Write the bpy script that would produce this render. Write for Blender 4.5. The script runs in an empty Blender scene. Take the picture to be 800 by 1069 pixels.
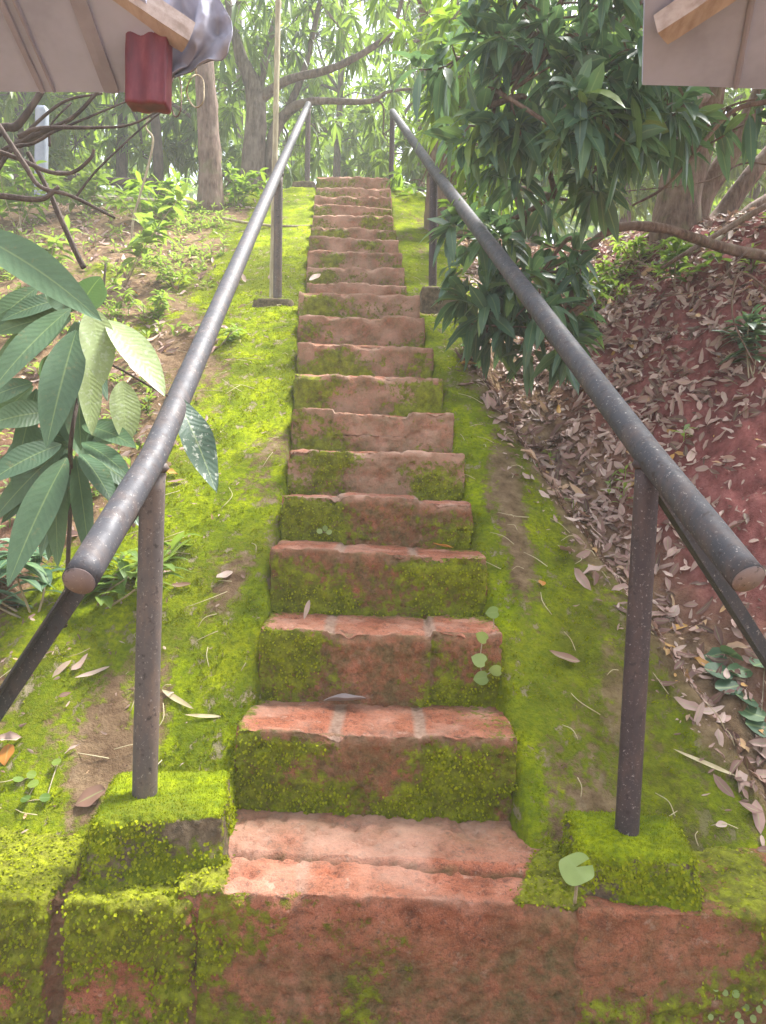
import bpy, math, random
import numpy as np
from mathutils import Matrix, Vector

rng = np.random.default_rng(11)
random.seed(11)
SC = bpy.context.scene
COL = SC.collection
R = math.radians
E = 1.48                       # eye height above the lower path
FPX = 780.0                    # focal length in pixels of the 800x1069 photograph

# ------------------------------------------------------------------ camera
cd = bpy.data.cameras.new('camera'); cam = bpy.data.objects.new('camera', cd); COL.objects.link(cam)
CM = Matrix.Rotation(R(90 - 2.5), 3, 'X') @ Matrix.Rotation(R(2.0), 3, 'Z')
cam.matrix_world = Matrix.Translation((0, 0, E)) @ CM.to_4x4()
cd.sensor_fit = 'VERTICAL'; cd.sensor_height = 36.0; cd.lens = FPX / 1069 * 36
cd.clip_start = 0.02; cd.clip_end = 500
SC.camera = cam
CMN = np.array(CM)

def at(px, py, Y):
    """point in the world on the plane y = Y (metres from the eye) seen at a photo pixel"""
    d = CMN @ np.array([(px - 400) / FPX, -(py - 534.5) / FPX, -1.0])
    p = d * (Y / d[1]); p[2] += E
    return p

# ------------------------------------------------------------------ noise
def _h(i, j, k, s):
    n = (i.astype(np.int64) * 374761393 + j.astype(np.int64) * 668265263 + k.astype(np.int64) * 2147483647 + s * 1274126177) & 0xFFFFFFFF
    n = ((n ^ (n >> 13)) * 1274126177) & 0xFFFFFFFF
    n = (n ^ (n >> 16)) & 0xFFFFFF
    return n / float(0xFFFFFF) * 2 - 1

def vnoise(p, s=0):
    f = np.floor(p); t = p - f; t = t * t * (3 - 2 * t); f = f.astype(np.int64)
    i, j, k = f[:, 0], f[:, 1], f[:, 2]; a, b, c = t[:, 0], t[:, 1], t[:, 2]
    def L(x, y, w): return x + (y - x) * w
    z0 = L(L(_h(i, j, k, s), _h(i + 1, j, k, s), a), L(_h(i, j + 1, k, s), _h(i + 1, j + 1, k, s), a), b)
    z1 = L(L(_h(i, j, k + 1, s), _h(i + 1, j, k + 1, s), a), L(_h(i, j + 1, k + 1, s), _h(i + 1, j + 1, k + 1, s), a), b)
    return L(z0, z1, c)

def fbm(p, scale, octv=4, s=0, gain=.5):
    p = np.asarray(p, float) * scale; v = np.zeros(len(p)); a = 1.0; tot = 0
    for o in range(octv):
        v += a * vnoise(p + 17.3 * o, s + o); tot += a; a *= gain; p = p * 2.03
    return v / tot

def worley(p, scale, s=0):
    p = np.asarray(p, float) * scale; f = np.floor(p).astype(np.int64); best = np.full(len(p), 9.)
    for i in (-1, 0, 1):
        for j in (-1, 0, 1):
            for k in (-1, 0, 1):
                a, b, c = f[:, 0] + i, f[:, 1] + j, f[:, 2] + k
                q = np.stack([a + .5 + .45 * _h(a, b, c, s), b + .5 + .45 * _h(a, b, c, s + 1), c + .5 + .45 * _h(a, b, c, s + 2)], 1)
                best = np.minimum(best, ((p - q) ** 2).sum(1))
    return np.sqrt(best)

def ss(a, b, x):
    t = np.clip((np.asarray(x, float) - a) / (b - a), 0, 1); return t * t * (3 - 2 * t)

# ------------------------------------------------------------------ mesh helpers
def mk(name, V, F, mat, parent=None, origin=None, uv=None, attrs=None, smooth=True):
    V = np.asarray(V, float)
    if origin is None: origin = np.array(parent['_o']) if parent is not None else np.zeros(3)
    V = V - np.asarray(origin)
    Fs = F if isinstance(F, list) else [F]
    Fs = [np.asarray(f, np.int32) for f in Fs if len(f)]
    me = bpy.data.meshes.new(name)
    me.vertices.add(len(V)); me.vertices.foreach_set('co', V.astype(np.float32).ravel())
    li = np.concatenate([f.ravel() for f in Fs])
    tot = np.concatenate([np.full(len(f), f.shape[1], np.int32) for f in Fs])
    me.loops.add(len(li)); me.loops.foreach_set('vertex_index', li)
    me.polygons.add(len(tot)); me.polygons.foreach_set('loop_start', (np.cumsum(tot) - tot).astype(np.int32))
    me.polygons.foreach_set('use_smooth', np.full(len(tot), smooth))
    if uv is not None:
        ul = me.uv_layers.new(name='UVMap'); ul.data.foreach_set('uv', np.asarray(uv, np.float32)[li].ravel())
    for k, a in (attrs or {}).items():
        at_ = me.attributes.new(k, 'FLOAT', 'POINT'); at_.data.foreach_set('value', np.asarray(a, np.float32))
    me.update(calc_edges=True); me.validate()
    me.materials.append(mat)
    o = bpy.data.objects.new(name, me); COL.objects.link(o)
    if parent is not None: o.parent = parent
    else: o.location = origin
    return o

def thing(name, loc, label, cat, group=None):
    o = bpy.data.objects.new(name, None); COL.objects.link(o); o.location = loc; o.empty_display_size = .1
    o['_o'] = [float(c) for c in loc]
    tag(o, label, cat, group); return o

def tag(o, label=None, cat=None, group=None, kind=None):
    if label: o['label'] = label
    if cat: o['category'] = cat
    if group: o['group'] = group
    if kind: o['kind'] = kind
    return o

class MB:
    def __init__(s): s.V = []; s.F = {}; s.n = 0; s.U = []
    def add(s, V, F, uv=None):
        for f in (F if isinstance(F, list) else [F]):
            f = np.asarray(f)
            if len(f): s.F.setdefault(f.shape[1], []).append(f + s.n)
        s.V.append(np.asarray(V, float)); s.n += len(V)
        s.U.append(np.zeros((len(V), 2)) if uv is None else uv)
    def build(s, name, mat, parent=None, origin=None, smooth=True, attrs=None):
        return mk(name, np.concatenate(s.V), [np.concatenate(f) for f in s.F.values()], mat, parent, origin, np.concatenate(s.U), attrs, smooth)

def grid_faces(nu, nv, wrap=False):
    u = np.arange(nu - (0 if wrap else 1)); v = np.arange(nv - 1)
    U, Vv = np.meshgrid(u, v, indexing='ij'); U2 = (U + 1) % nu
    return np.stack([U * nv + Vv, U2 * nv + Vv, U2 * nv + Vv + 1, U * nv + Vv + 1], -1).reshape(-1, 4)

def catmull(P, per=6):
    P = np.asarray(P, float)
    if len(P) < 3:
        t = np.linspace(0, 1, per + 1)[:, None]; return P[0] * (1 - t) + P[-1] * t
    Q = np.vstack([2 * P[0] - P[1], P, 2 * P[-1] - P[-2]]); out = []
    for i in range(1, len(Q) - 2):
        t = np.linspace(0, 1, per, endpoint=False)[:, None]
        a, b, c, d = Q[i - 1], Q[i], Q[i + 1], Q[i + 2]
        out.append(.5 * (2 * b + (c - a) * t + (2 * a - 5 * b + 4 * c - d) * t ** 2 + (3 * b - a - 3 * c + d) * t ** 3))
    out.append(P[-1:]); return np.vstack(out)

def tube(mb, P, rad, seg=10, rough=0.0, cap=True, nscale=9, seed=3):
    P = np.asarray(P, float); n = len(P)
    rad = np.interp(np.linspace(0, 1, n), np.linspace(0, 1, len(rad)), rad) if np.ndim(rad) else np.full(n, rad)
    T = np.gradient(P, axis=0); T /= np.linalg.norm(T, axis=1)[:, None] + 1e-9
    ref = np.array([1., 0, 0]) if abs(T[0][0]) < .8 else np.array([0, 1., 0])
    A = np.zeros((n, 3)); a = ref - T[0] * (ref @ T[0]); a /= np.linalg.norm(a); A[0] = a
    for i in range(1, n):
        a = A[i - 1] - T[i] * (A[i - 1] @ T[i]); A[i] = a / (np.linalg.norm(a) + 1e-9)
    B = np.cross(T, A); th = np.arange(seg) / seg * 2 * np.pi
    D = A[None] * np.cos(th)[:, None, None] + B[None] * np.sin(th)[:, None, None]
    V = P[None] + D * rad[None, :, None]
    if rough:
        q = V.reshape(-1, 3); dn = fbm(q * [1, 1, .45], nscale, 3, seed) * rough
        V = V + D * (dn.reshape(seg, n) * rad[None])[..., None] * 1.0
    W = V.reshape(-1, 3); F = [grid_faces(seg, n, True)]
    uv = np.stack(np.meshgrid(th / 6.2832, np.linspace(0, 1, n), indexing='ij'), -1).reshape(-1, 2)
    if cap:
        m = len(W); W = np.vstack([W, P[:1], P[-1:]]); uv = np.vstack([uv, [[0, 0], [0, 1]]])
        k = np.arange(seg); k2 = (k + 1) % seg
        F.append(np.vstack([np.stack([k2 * n, k * n, np.full(seg, m)], 1), np.stack([k * n + n - 1, k2 * n + n - 1, np.full(seg, m + 1)], 1)]))
    mb.add(W, F, uv)

def unit(v): v = np.asarray(v, float); return v / (np.linalg.norm(v, axis=-1, keepdims=True) + 1e-9)

def leaves(mb, P, D, N, L, W, droop=.3, fold=.25, seg=4, shape=1.0, wave=0.0, twist=None):
    """many leaves at once: base P, direction D, upper side N, length L, width W"""
    P = np.atleast_2d(P); n = len(P); D = unit(np.broadcast_to(D, (n, 3))); N = np.broadcast_to(N, (n, 3)).astype(float)
    L = np.broadcast_to(L, n).astype(float); W = np.broadcast_to(W, n).astype(float); droop = np.broadcast_to(droop, n).astype(float)
    S = unit(np.cross(D, N)); N = unit(np.cross(S, D))
    t = np.linspace(0, 1, seg + 1)
    prof = np.sin(np.pi * np.clip(t, .0, 1) ** shape) ** .75; prof[0] = .06; prof[-1] = .02
    pos = P[:, None] + D[:, None] * (t[None, :, None] * L[:, None, None])
    pos = pos - np.array([0, 0, 1.])[None, None] * (droop[:, None] * L[:, None] * t[None] ** 2 * .6)[..., None] - D[:, None] * (np.abs(droop[:, None]) * L[:, None] * t[None] ** 2 * .15)[..., None]
    w = (W[:, None] * prof[None])[..., None] * .5
    up = N[:, None] * w * fold
    ph = rng.uniform(0, 6, n)
    if wave:
        wv = wave * W[:, None] * np.sin(t[None] * 11 + ph[:, None]); up1 = up + N[:, None] * wv[..., None]; up2 = up + N[:, None] * (wave * W[:, None] * np.sin(t[None] * 10 + 2 + ph[:, None]))[..., None]
    else: up1 = up2 = up
    V = np.stack([pos - S[:, None] * w + up1, pos, pos + S[:, None] * w + up2], 2).reshape(-1, 3)
    b = (np.arange(n) * 3 * (seg + 1))[:, None, None]; i = (np.arange(seg) * 3)[None, :, None]
    q = np.array([[0, 1, 4, 3], [1, 2, 5, 4]])
    F = (b[..., None] + i[..., None] + q[None, None]).reshape(-1, 4)
    uv = np.stack(np.broadcast_arrays(np.array([0, .5, 1])[None, None, :], t[None, :, None] + 0 * b), -1).reshape(-1, 2)
    mb.add(V, F, uv)

def whorls(mb, C, axis, nl, L, W, droop=.8, spread=(40, 95), seg=3, jitter=.15):
    """rosettes of leaves at branch tips, as a mango tree carries them"""
    C = np.atleast_2d(C); P = []; D = []; N = []
    for c, a in zip(C, np.broadcast_to(axis, C.shape)):
        a = unit(a); r = unit(np.cross(a, [.31, .52, .8])); q = np.cross(a, r)
        m = rng.integers(nl[0], nl[1] + 1); th = np.arange(m) * 2.4 + rng.uniform(0, 6)
        sp = np.radians(rng.uniform(spread[0], spread[1], m))
        d = a * np.cos(sp)[:, None] + (r * np.cos(th)[:, None] + q * np.sin(th)[:, None]) * np.sin(sp)[:, None]
        P.append(c + d * .015 - a * rng.uniform(0, .07, m)[:, None]); D.append(d + rng.normal(0, jitter, (m, 3)))
        N.append(np.tile([0, 0, 1.], (m, 1)) + a * .6 + rng.normal(0, .25, (m, 3)))
    P = np.concatenate(P); D = np.concatenate(D); N = np.concatenate(N); n = len(P)
    l = rng.uniform(.65, 1.1, n) * L
    leaves(mb, P, D, N, l, l * W * rng.uniform(.85, 1.15, n), rng.uniform(.3, 1.4, n) * droop, .3, seg, .85)

# ------------------------------------------------------------------ materials
class NT:
    def __init__(s, name):
        s.m = bpy.data.materials.new(name); s.m.use_nodes = True; s.t = s.m.node_tree; s.t.nodes.clear()
        s.out = s.t.nodes.new('ShaderNodeOutputMaterial'); s._pos = None
    def n(s, ty, **kw):
        o = s.t.nodes.new(ty)
        for k, v in kw.items(): setattr(o, k, v)
        return o
    def link(s, a, b): s.t.links.new(a, b)
    def put(s, sock, v):
        if isinstance(v, bpy.types.NodeSocket): s.link(v, sock)
        elif isinstance(v, (tuple, list)) and sock.type == 'RGBA' and len(v) == 3: sock.default_value = (*v, 1)
        else: sock.default_value = v
    def pos(s, sc=(1, 1, 1)):
        if s._pos is None: s._pos = s.n('ShaderNodeNewGeometry')
        mp = s.n('ShaderNodeMapping'); s.link(s._pos.outputs['Position'], mp.inputs[0]); mp.inputs['Scale'].default_value = sc
        return mp.outputs[0]
    def uv(s): return s.n('ShaderNodeUVMap').outputs[0]
    def island(s):
        if s._pos is None: s._pos = s.n('ShaderNodeNewGeometry')
        return s._pos.outputs['Random Per Island']
    def noise(s, scale, detail=4, rough=.6, sc=(1, 1, 1), vec=None):
        o = s.n('ShaderNodeTexNoise'); s.link(vec or s.pos(sc), o.inputs['Vector'])
        o.inputs['Scale'].default_value = scale; o.inputs['Detail'].default_value = detail; o.inputs['Roughness'].default_value = rough
        return o.outputs['Fac']
    def voro(s, scale, sc=(1, 1, 1)):
        o = s.n('ShaderNodeTexVoronoi'); s.link(s.pos(sc), o.inputs['Vector']); o.inputs['Scale'].default_value = scale
        return o.outputs['Distance']
    def attr(s, name):
        o = s.n('ShaderNodeAttribute', attribute_name=name); return o.outputs['Fac']
    def ramp(s, f, stops, interp='LINEAR'):
        o = s.n('ShaderNodeValToRGB'); s.put(o.inputs[0], f); cr = o.color_ramp; cr.interpolation = interp
        while len(cr.elements) < len(stops): cr.elements.new(.5)
        for e, (p, c) in zip(cr.elements, stops):
            e.position = p; e.color = (c, c, c, 1) if np.isscalar(c) else (*c, 1)
        return o.outputs[0]
    def mix(s, f, a, b, mode='MIX'):
        o = s.n('ShaderNodeMix', data_type='RGBA', blend_type=mode)
        s.put(o.inputs[0], f); s.put(o.inputs[6], a); s.put(o.inputs[7], b); return o.outputs[2]
    def math(s, op, a, b=0.0):
        o = s.n('ShaderNodeMath', operation=op); s.put(o.inputs[0], a); s.put(o.inputs[1], b); return o.outputs[0]
    def bump(s, h, strength=.5, dist=.01):
        o = s.n('ShaderNodeBump'); s.put(o.inputs['Height'], h); o.inputs['Strength'].default_value = strength; o.inputs['Distance'].default_value = dist
        return o.outputs[0]
    def bsdf(s, col, rough=.6, spec=.3, normal=None, metal=0.0, sheen=0):
        o = s.n('ShaderNodeBsdfPrincipled'); s.put(o.inputs['Base Color'], col); s.put(o.inputs['Roughness'], rough)
        o.inputs['Specular IOR Level'].default_value = spec; s.put(o.inputs['Metallic'], metal)
        if normal is not None: s.link(normal, o.inputs['Normal'])
        return o.outputs[0]
    def done(s, sh): s.link(sh, s.out.inputs['Surface']); return s.m

def leaf_mat(name, stops, trans=.35, tcol=(.30, .42, .05), rough=.42, spec=.4, veins=True, spots=0.0, big=False):
    t = NT(name); r = t.island()
    col = t.ramp(r, stops)
    col = t.mix(t.noise(40 if big else 14, 3), col, t.mix(.5, col, (.02, .03, .01)), 'MIX')
    nrm = None
    if veins:
        sx = t.n('ShaderNodeSeparateXYZ'); t.link(t.uv(), sx.inputs[0])
        a = t.math('ABSOLUTE', t.math('SUBTRACT', sx.outputs[0], .5))
        mid = t.ramp(a, [(0, 1), (.035 if big else .07, 0)])
        col = t.mix(t.math('MULTIPLY', mid, .55), col, (.28, .36, .13))
        if big:
            w = t.math('SINE', t.math('ADD', t.math('MULTIPLY', t.math('SUBTRACT', sx.outputs[1], t.math('MULTIPLY', a, .28)), 95), t.math('MULTIPLY', t.noise(30, 3), 9.0)))
            col = t.mix(t.ramp(t.noise(26, 5, .75), [(.60, 0), (.70, .75)]), col, (.16, .15, .06))
            vr = t.ramp(w, [(.75, 0), (1, 1)])
            col = t.mix(t.math('MULTIPLY', vr, .07), col, (.22, .30, .12))
            nrm = t.bump(w, .09, .003)
    if spots:
        sp = t.ramp(t.noise(60, 4), [(.56, 0), (.64, 1)]); col = t.mix(t.math('MULTIPLY', sp, spots), col, (.42, .44, .36))
    a = t.bsdf(col, rough, spec, nrm)
    tr = t.n('ShaderNodeBsdfTranslucent'); t.put(tr.inputs[0], t.mix(.5, col, tcol))
    mx = t.n('ShaderNodeMixShader'); mx.inputs[0].default_value = trans; t.link(a, mx.inputs[1]); t.link(tr.outputs[0], mx.inputs[2])
    return t.done(mx.outputs[0])

def moss_cols(t, lo=.0):
    n1 = t.noise(5, 4); n2 = t.noise(55, 3, .7)
    a = t.ramp(n1, [(.32, (.10, .13, .002)), (.48, (.23, .29, .002)), (.66, (.38, .43, .004))])
    a = t.mix(t.ramp(t.noise(2.2, 4, .7), [(.42, .65), (.56, 0)]), a, (.12, .125, .012))
    return t.mix(t.ramp(n2, [(.35, .75), (.62, 0)]), a, (.085, .125, .008))

def m_laterite():
    t = NT('laterite_block')
    n = t.noise(9, 5, .65); f = t.noise(70, 4, .7); v = t.voro(95); f2 = t.noise(240, 4, .75)
    col = t.ramp(n, [(.28, (.16, .055, .03)), (.45, (.33, .105, .055)), (.6, (.43, .15, .085)), (.78, (.52, .22, .145))])
    col = t.mix(t.ramp(f, [(.32, .8), (.5, 0)]), col, (.10, .045, .035))
    col = t.mix(t.ramp(t.noise(21, 4, .7), [(.60, 0), (.70, .6)]), col, (.50, .33, .25))
    col = t.mix(t.ramp(t.noise(33, 5, .75), [(.60, 0), (.69, .8)]), col, (.045, .035, .028))
    col = t.mix(t.ramp(f2, [(.36, .6), (.48, 0)]), col, (.07, .035, .025))
    col = t.mix(t.ramp(f2, [(.56, 0), (.68, .45)]), col, (.60, .36, .26))
    col = t.mix(t.attr('mortar'), col, t.ramp(t.noise(40, 4), [(.3, (.22, .14, .10)), (.7, (.40, .285, .215))]))
    dirt_shade = t.math('MULTIPLY', t.attr('dirt_shade'), t.ramp(t.noise(15, 5, .75), [(.34, .22), (.60, 1)]))
    col = t.mix(dirt_shade, col, t.ramp(t.noise(48, 5, .8), [(.3, (.055, .045, .016)), (.52, (.14, .095, .042)), (.75, (.24, .165, .085))]))
    col = t.mix(t.math('MULTIPLY', t.attr('wear'), .8), col, (.60, .38, .28))
    mm = t.math('ADD', t.attr('moss'), t.math('MULTIPLY', t.math('SUBTRACT', t.noise(38, 5, .7), .5), 1.5))
    mm = t.ramp(mm, [(.42, 0), (.60, 1)])
    mcol = t.ramp(t.noise(26, 4, .7), [(.3, (.07, .08, .008)), (.52, (.16, .185, .009)), (.72, (.27, .31, .012))])
    col = t.mix(t.math('MULTIPLY', mm, .92), col, mcol)
    h = t.math('ADD', t.math('MULTIPLY', t.math('ADD', f, t.math('MULTIPLY', f2, .5)), .9), t.math('ADD', t.math('MULTIPLY', v, .25), t.math('MULTIPLY', mm, .5)))
    return t.done(t.bsdf(col, .85, .12, t.bump(h, .85, .009)))

def m_ground():
    t = NT('mossy_soil')
    soil = t.ramp(t.noise(14, 5, .7), [(.3, (.09, .055, .03)), (.5, (.19, .125, .07)), (.7, (.30, .21, .12))])
    red = t.ramp(t.noise(11, 5, .7, (1, 1, .5)), [(.3, (.09, .025, .022)), (.5, (.20, .064, .057)), (.72, (.32, .125, .11))])
    col = t.mix(t.attr('red'), soil, red)
    mm = t.math('ADD', t.attr('moss'), t.math('MULTIPLY', t.math('SUBTRACT', t.noise(24, 6, .72), .5), 1.25))
    mm = t.ramp(mm, [(.40, 0), (.60, 1)])
    fl = t.ramp(t.noise(17, 5, .75, (1, .5, 1)), [(.56, 0), (.63, .85)])
    mm = t.math('MULTIPLY', mm, t.math('SUBTRACT', 1.0, fl))
    col = t.mix(t.math('MULTIPLY', fl, t.ramp(t.attr('moss'), [(.3, 0), (.7, .8)])), col, (.33, .28, .19))
    col = t.mix(mm, col, moss_cols(t))
    col = t.mix(t.math('MULTIPLY', t.attr('bank_shade'), t.ramp(t.noise(4, 5, .7), [(.35, .9), (.62, .25)])), col, t.ramp(t.noise(30, 4), [(.3, (.045, .05, .006)), (.7, (.13, .14, .012))]))  # shade on the right bank, painted into its moss as a darker olive
    h = t.math('ADD', t.noise(60, 5, .75), t.math('MULTIPLY', mm, .35))
    return t.done(t.bsdf(col, .95, .05, t.bump(h, .9, .02)))

def m_moss(name='moss_green', dark=False):
    t = NT(name)
    if dark: c = t.ramp(t.island(), [(0, (.10, .12, .005)), (.5, (.20, .23, .007)), (1, (.33, .35, .014))])
    else: c = t.mix(t.math('MULTIPLY', t.island(), .5), moss_cols(t), (.38, .41, .006))
    a = t.bsdf(c, .95, .02); tr = t.n('ShaderNodeBsdfTranslucent'); t.put(tr.inputs[0], c)
    mx = t.n('ShaderNodeMixShader'); mx.inputs[0].default_value = .3; t.link(a, mx.inputs[1]); t.link(tr.outputs[0], mx.inputs[2])
    return t.done(mx.outputs[0])

def m_footing():
    t = NT('mossy_concrete')
    col = t.ramp(t.noise(30, 5, .7), [(.3, (.05, .04, .025)), (.55, (.15, .11, .07)), (.75, (.26, .2, .13))])
    mm = t.math('ADD', t.attr('moss'), t.math('MULTIPLY', t.math('SUBTRACT', t.noise(34, 5, .7), .5), 1.5))
    mm = t.ramp(mm, [(.40, 0), (.58, 1)])
    col = t.mix(mm, col, moss_cols(t))
    return t.done(t.bsdf(col, .9, .1, t.bump(t.noise(80, 5, .75), .8, .012)))

def m_pipe(name, base, rust):
    t = NT(name)
    n = t.noise(16, 5, .7, (1, 1, .35)); f = t.noise(120, 4, .7)
    col = t.mix(t.ramp(n, [(.46, 0), (.74, .85)]), base, rust)
    col = t.mix(t.ramp(f, [(.60, 0), (.72, .75)]), col, (.40, .36, .32))
    col = t.mix(t.ramp(t.noise(45, 4), [(.58, 0), (.68, .8)]), col, (.035, .025, .025))
    ro = t.ramp(t.noise(25, 4), [(.3, .50), (.7, .72)])
    return t.done(t.bsdf(col, ro, .24, t.bump(f, .25, .002), t.ramp(n, [(.4, .12), (.7, .0)])))

def m_bark(name, a, b, c, sc=(1, 1, .22), moss=0.0):
    t = NT(name)
    n = t.noise(26, 5, .7, sc); big = t.noise(5, 3)
    col = t.ramp(n, [(.3, a), (.5, b), (.72, c)])
    col = t.mix(t.ramp(big, [(.45, 0), (.65, .5)]), col, c)
    if moss: col = t.mix(t.ramp(t.noise(7, 4), [(.52, 0), (.66, moss)]), col, (.12, .15, .05))
    return t.done(t.bsdf(col, .85, .2, t.bump(n, .8, .02)))

def m_plain(name, stops, scale=20, rough=.6, spec=.3, sc=(1, 1, 1), bump=.3, bd=.004, metal=0.0):
    t = NT(name); n = t.noise(scale, 5, .65, sc)
    return t.done(t.bsdf(t.ramp(n, stops), rough, spec, t.bump(n, bump, bd), metal))

LAT = m_laterite(); GROUND = m_ground(); MOSS = m_moss(); MOSSD = m_moss('moss_flakes', True); FOOT = m_footing()
PIPE = m_pipe('painted_steel_pipe', (.050, .049, .056), (.095, .068, .058))
POST = m_pipe('worn_steel_post', (.095, .078, .072), (.18, .12, .088))
POSTR = m_pipe('dark_steel_post', (.055, .040, .042), (.10, .06, .05))
BARK = m_bark('grey_brown_bark', (.04, .03, .024), (.11, .082, .062), (.22, .18, .145))
BARKR = m_bark('reddish_bark', (.045, .026, .018), (.13, .08, .058), (.25, .18, .14), moss=.3)
BARKD = m_bark('dark_twig_bark', (.02, .015, .012), (.055, .038, .03), (.12, .088, .07))
TWIG = m_bark('pale_twig', (.12, .09, .05), (.30, .24, .15), (.46, .40, .28))
BAMB = m_plain('weathered_bamboo', [(.3, (.20, .16, .09)), (.6, (.40, .34, .22)), (.8, (.52, .47, .34))], 30, .55, .3, (1, 1, .2))
SHEET = m_plain('beige_roof_sheet', [(.3, (.26, .28, .38)), (.5, (.345, .37, .495)), (.7, (.395, .42, .56))], 4, .5, .4, bump=.1)
FLASH = m_plain('crumpled_grey_sheet', [(.3, (.27, .265, .31)), (.6, (.35, .345, .40)), (.8, (.42, .41, .47))], 8, 1.0, .0, bump=.2)
WOOD = m_plain('raw_timber', [(.3, (.30, .235, .20)), (.5, (.42, .345, .31)), (.75, (.52, .44, .40))], 40, .7, .2, (1, .3, 1))
DWOOD = m_plain('old_dark_timber', [(.3, (.06, .05, .045)), (.6, (.14, .115, .10)), (.8, (.2, .17, .15))], 40, .8, .2, (1, .3, 1))
REDP = m_plain('red_painted_board', [(.3, (.07, .012, .022)), (.5, (.14, .02, .033)), (.75, (.24, .06, .07))], 24, .5, .4, (1, 1, .3))
LF_MID = leaf_mat('leaf_mid', [(0, (.025, .085, .014)), (.4, (.05, .135, .018)), (.8, (.09, .19, .02)), (1, (.17, .27, .03))], .45)
LF_LITE = leaf_mat('leaf_light', [(0, (.055, .14, .014)), (.5, (.11, .22, .018)), (1, (.25, .35, .025))], .5, (.38, .56, .04))
LF_DARK = leaf_mat('leaf_dark', [(0, (.045, .11, .07)), (.5, (.08, .175, .10)), (.85, (.12, .23, .09)), (1, (.24, .34, .06))], .38, (.18, .30, .08), .36, .65)
LF_BIG = leaf_mat('leaf_sapling', [(0, (.065, .13, .07)), (.6, (.10, .18, .085)), (1, (.14, .225, .085))], .22, (.15, .28, .06), .40, .45, big=True)
LF_PALE = leaf_mat('leaf_sapling_pale', [(0, (.22, .30, .13)), (.5, (.28, .35, .14)), (1, (.34, .40, .15))], .25, (.35, .42, .1), .5, .3, big=True, spots=.35)
LF_SPOT = leaf_mat('leaf_sapling_spotted', [(0, (.03, .075, .045)), (1, (.05, .10, .06))], .15, (.1, .2, .05), .45, .4, big=True, spots=.7)
LF_SPR = leaf_mat('leaf_sprout', [(0, (.10, .19, .035)), (.5, (.18, .29, .05)), (1, (.28, .37, .06))], .45, (.4, .55, .06), .5, .3)
LF_RND = leaf_mat('leaf_round', [(0, (.04, .10, .05)), (.6, (.07, .15, .07)), (1, (.11, .20, .08))], .2, (.15, .28, .08), .5, .3)
LF_PLR = leaf_mat('leaf_round_pale', [(0, (.26, .38, .10)), (1, (.38, .48, .16))], .35, (.4, .5, .1), .5, .3)
LITTER = leaf_mat('dry_leaf', [(0, (.10, .045, .04)), (.25, (.24, .12, .10)), (.5, (.42, .25, .21)), (.75, (.55, .37, .31)), (.93, (.64, .47, .40)), (1, (.58, .30, .06))], .15, (.4, .25, .12), .6, .25)
DRYB = leaf_mat('dry_leaf_brown', [(0, (.20, .10, .07)), (1, (.30, .16, .11))], .12, (.3, .2, .1), .55, .3)
DRYG = leaf_mat('dry_leaf_grey', [(0, (.30, .23, .22)), (1, (.38, .31, .30))], .1, (.3, .25, .2), .6, .3)
DRYO = leaf_mat('dry_leaf_orange', [(0, (.55, .20, .03)), (1, (.62, .25, .04))], .2, (.6, .3, .05), .5, .3)
DRYP = leaf_mat('dry_leaf_pinkish', [(0, (.55, .38, .32)), (1, (.60, .44, .37))], .2, (.5, .4, .3), .5, .3)
STRAW = m_plain('dry_straw', [(.3, (.30, .23, .12)), (.6, (.50, .43, .26)), (.8, (.64, .57, .40))], 8, .7, .2)

# ------------------------------------------------------------------ the stair, as measured
YK = [1.80] + [2.25 + .312 * i for i in range(10)] + [5.70 + .348 * i for i in range(10)]
ZK = [-1.03, -.78, -.525, -.285, -.08, .13, .345, .57, .80, 1.025, 1.245, 1.469, 1.683, 1.91, 2.14, 2.345, 2.575, 2.796, 3.016, 3.24, 3.498]
XLP = [247, 244, 271, 283, 294, 301, 304, 307, 310, 311, 312, 319, 319.5, 321, 323, 324, 326, 327.5, 328.5, 329.5, 330]
XRP = [572, 541, 525, 510, 495, 486.5, 475, 463, 453, 444, 439, 425, 422.5, 420, 416, 414, 411, 409.5, 409, 408, 407.5]
YPX = [945, 768, 660, 577, 518, 470, 430, 391, 359, 330, 308, 299, 283, 267, 252, 242, 230, 220, 211, 202, 191]
XL = [at(a, y, Y)[0] for a, y, Y in zip(XLP, YPX, YK)]
XR = [at(a, y, Y)[0] for a, y, Y in zip(XRP, YPX, YK)]
_by = [1.5, 1.99, 2.09] + [YK[k] for k in range(1, 11)] + [5.5] + [YK[k] for k in range(11, 21)] + [9.3, 60]
_bz = [-1.16, -1.14, -1.035] + [ZK[k] - .14 for k in range(1, 11)] + [1.22] + [ZK[k] - .14 for k in range(11, 21)] + [3.45, 6.5]

def softmin(a, b, k=.25):
    h = np.clip(.5 + .5 * (b - a) / k, 0, 1); return b + (a - b) * h - k * h * (1 - h)

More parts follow.
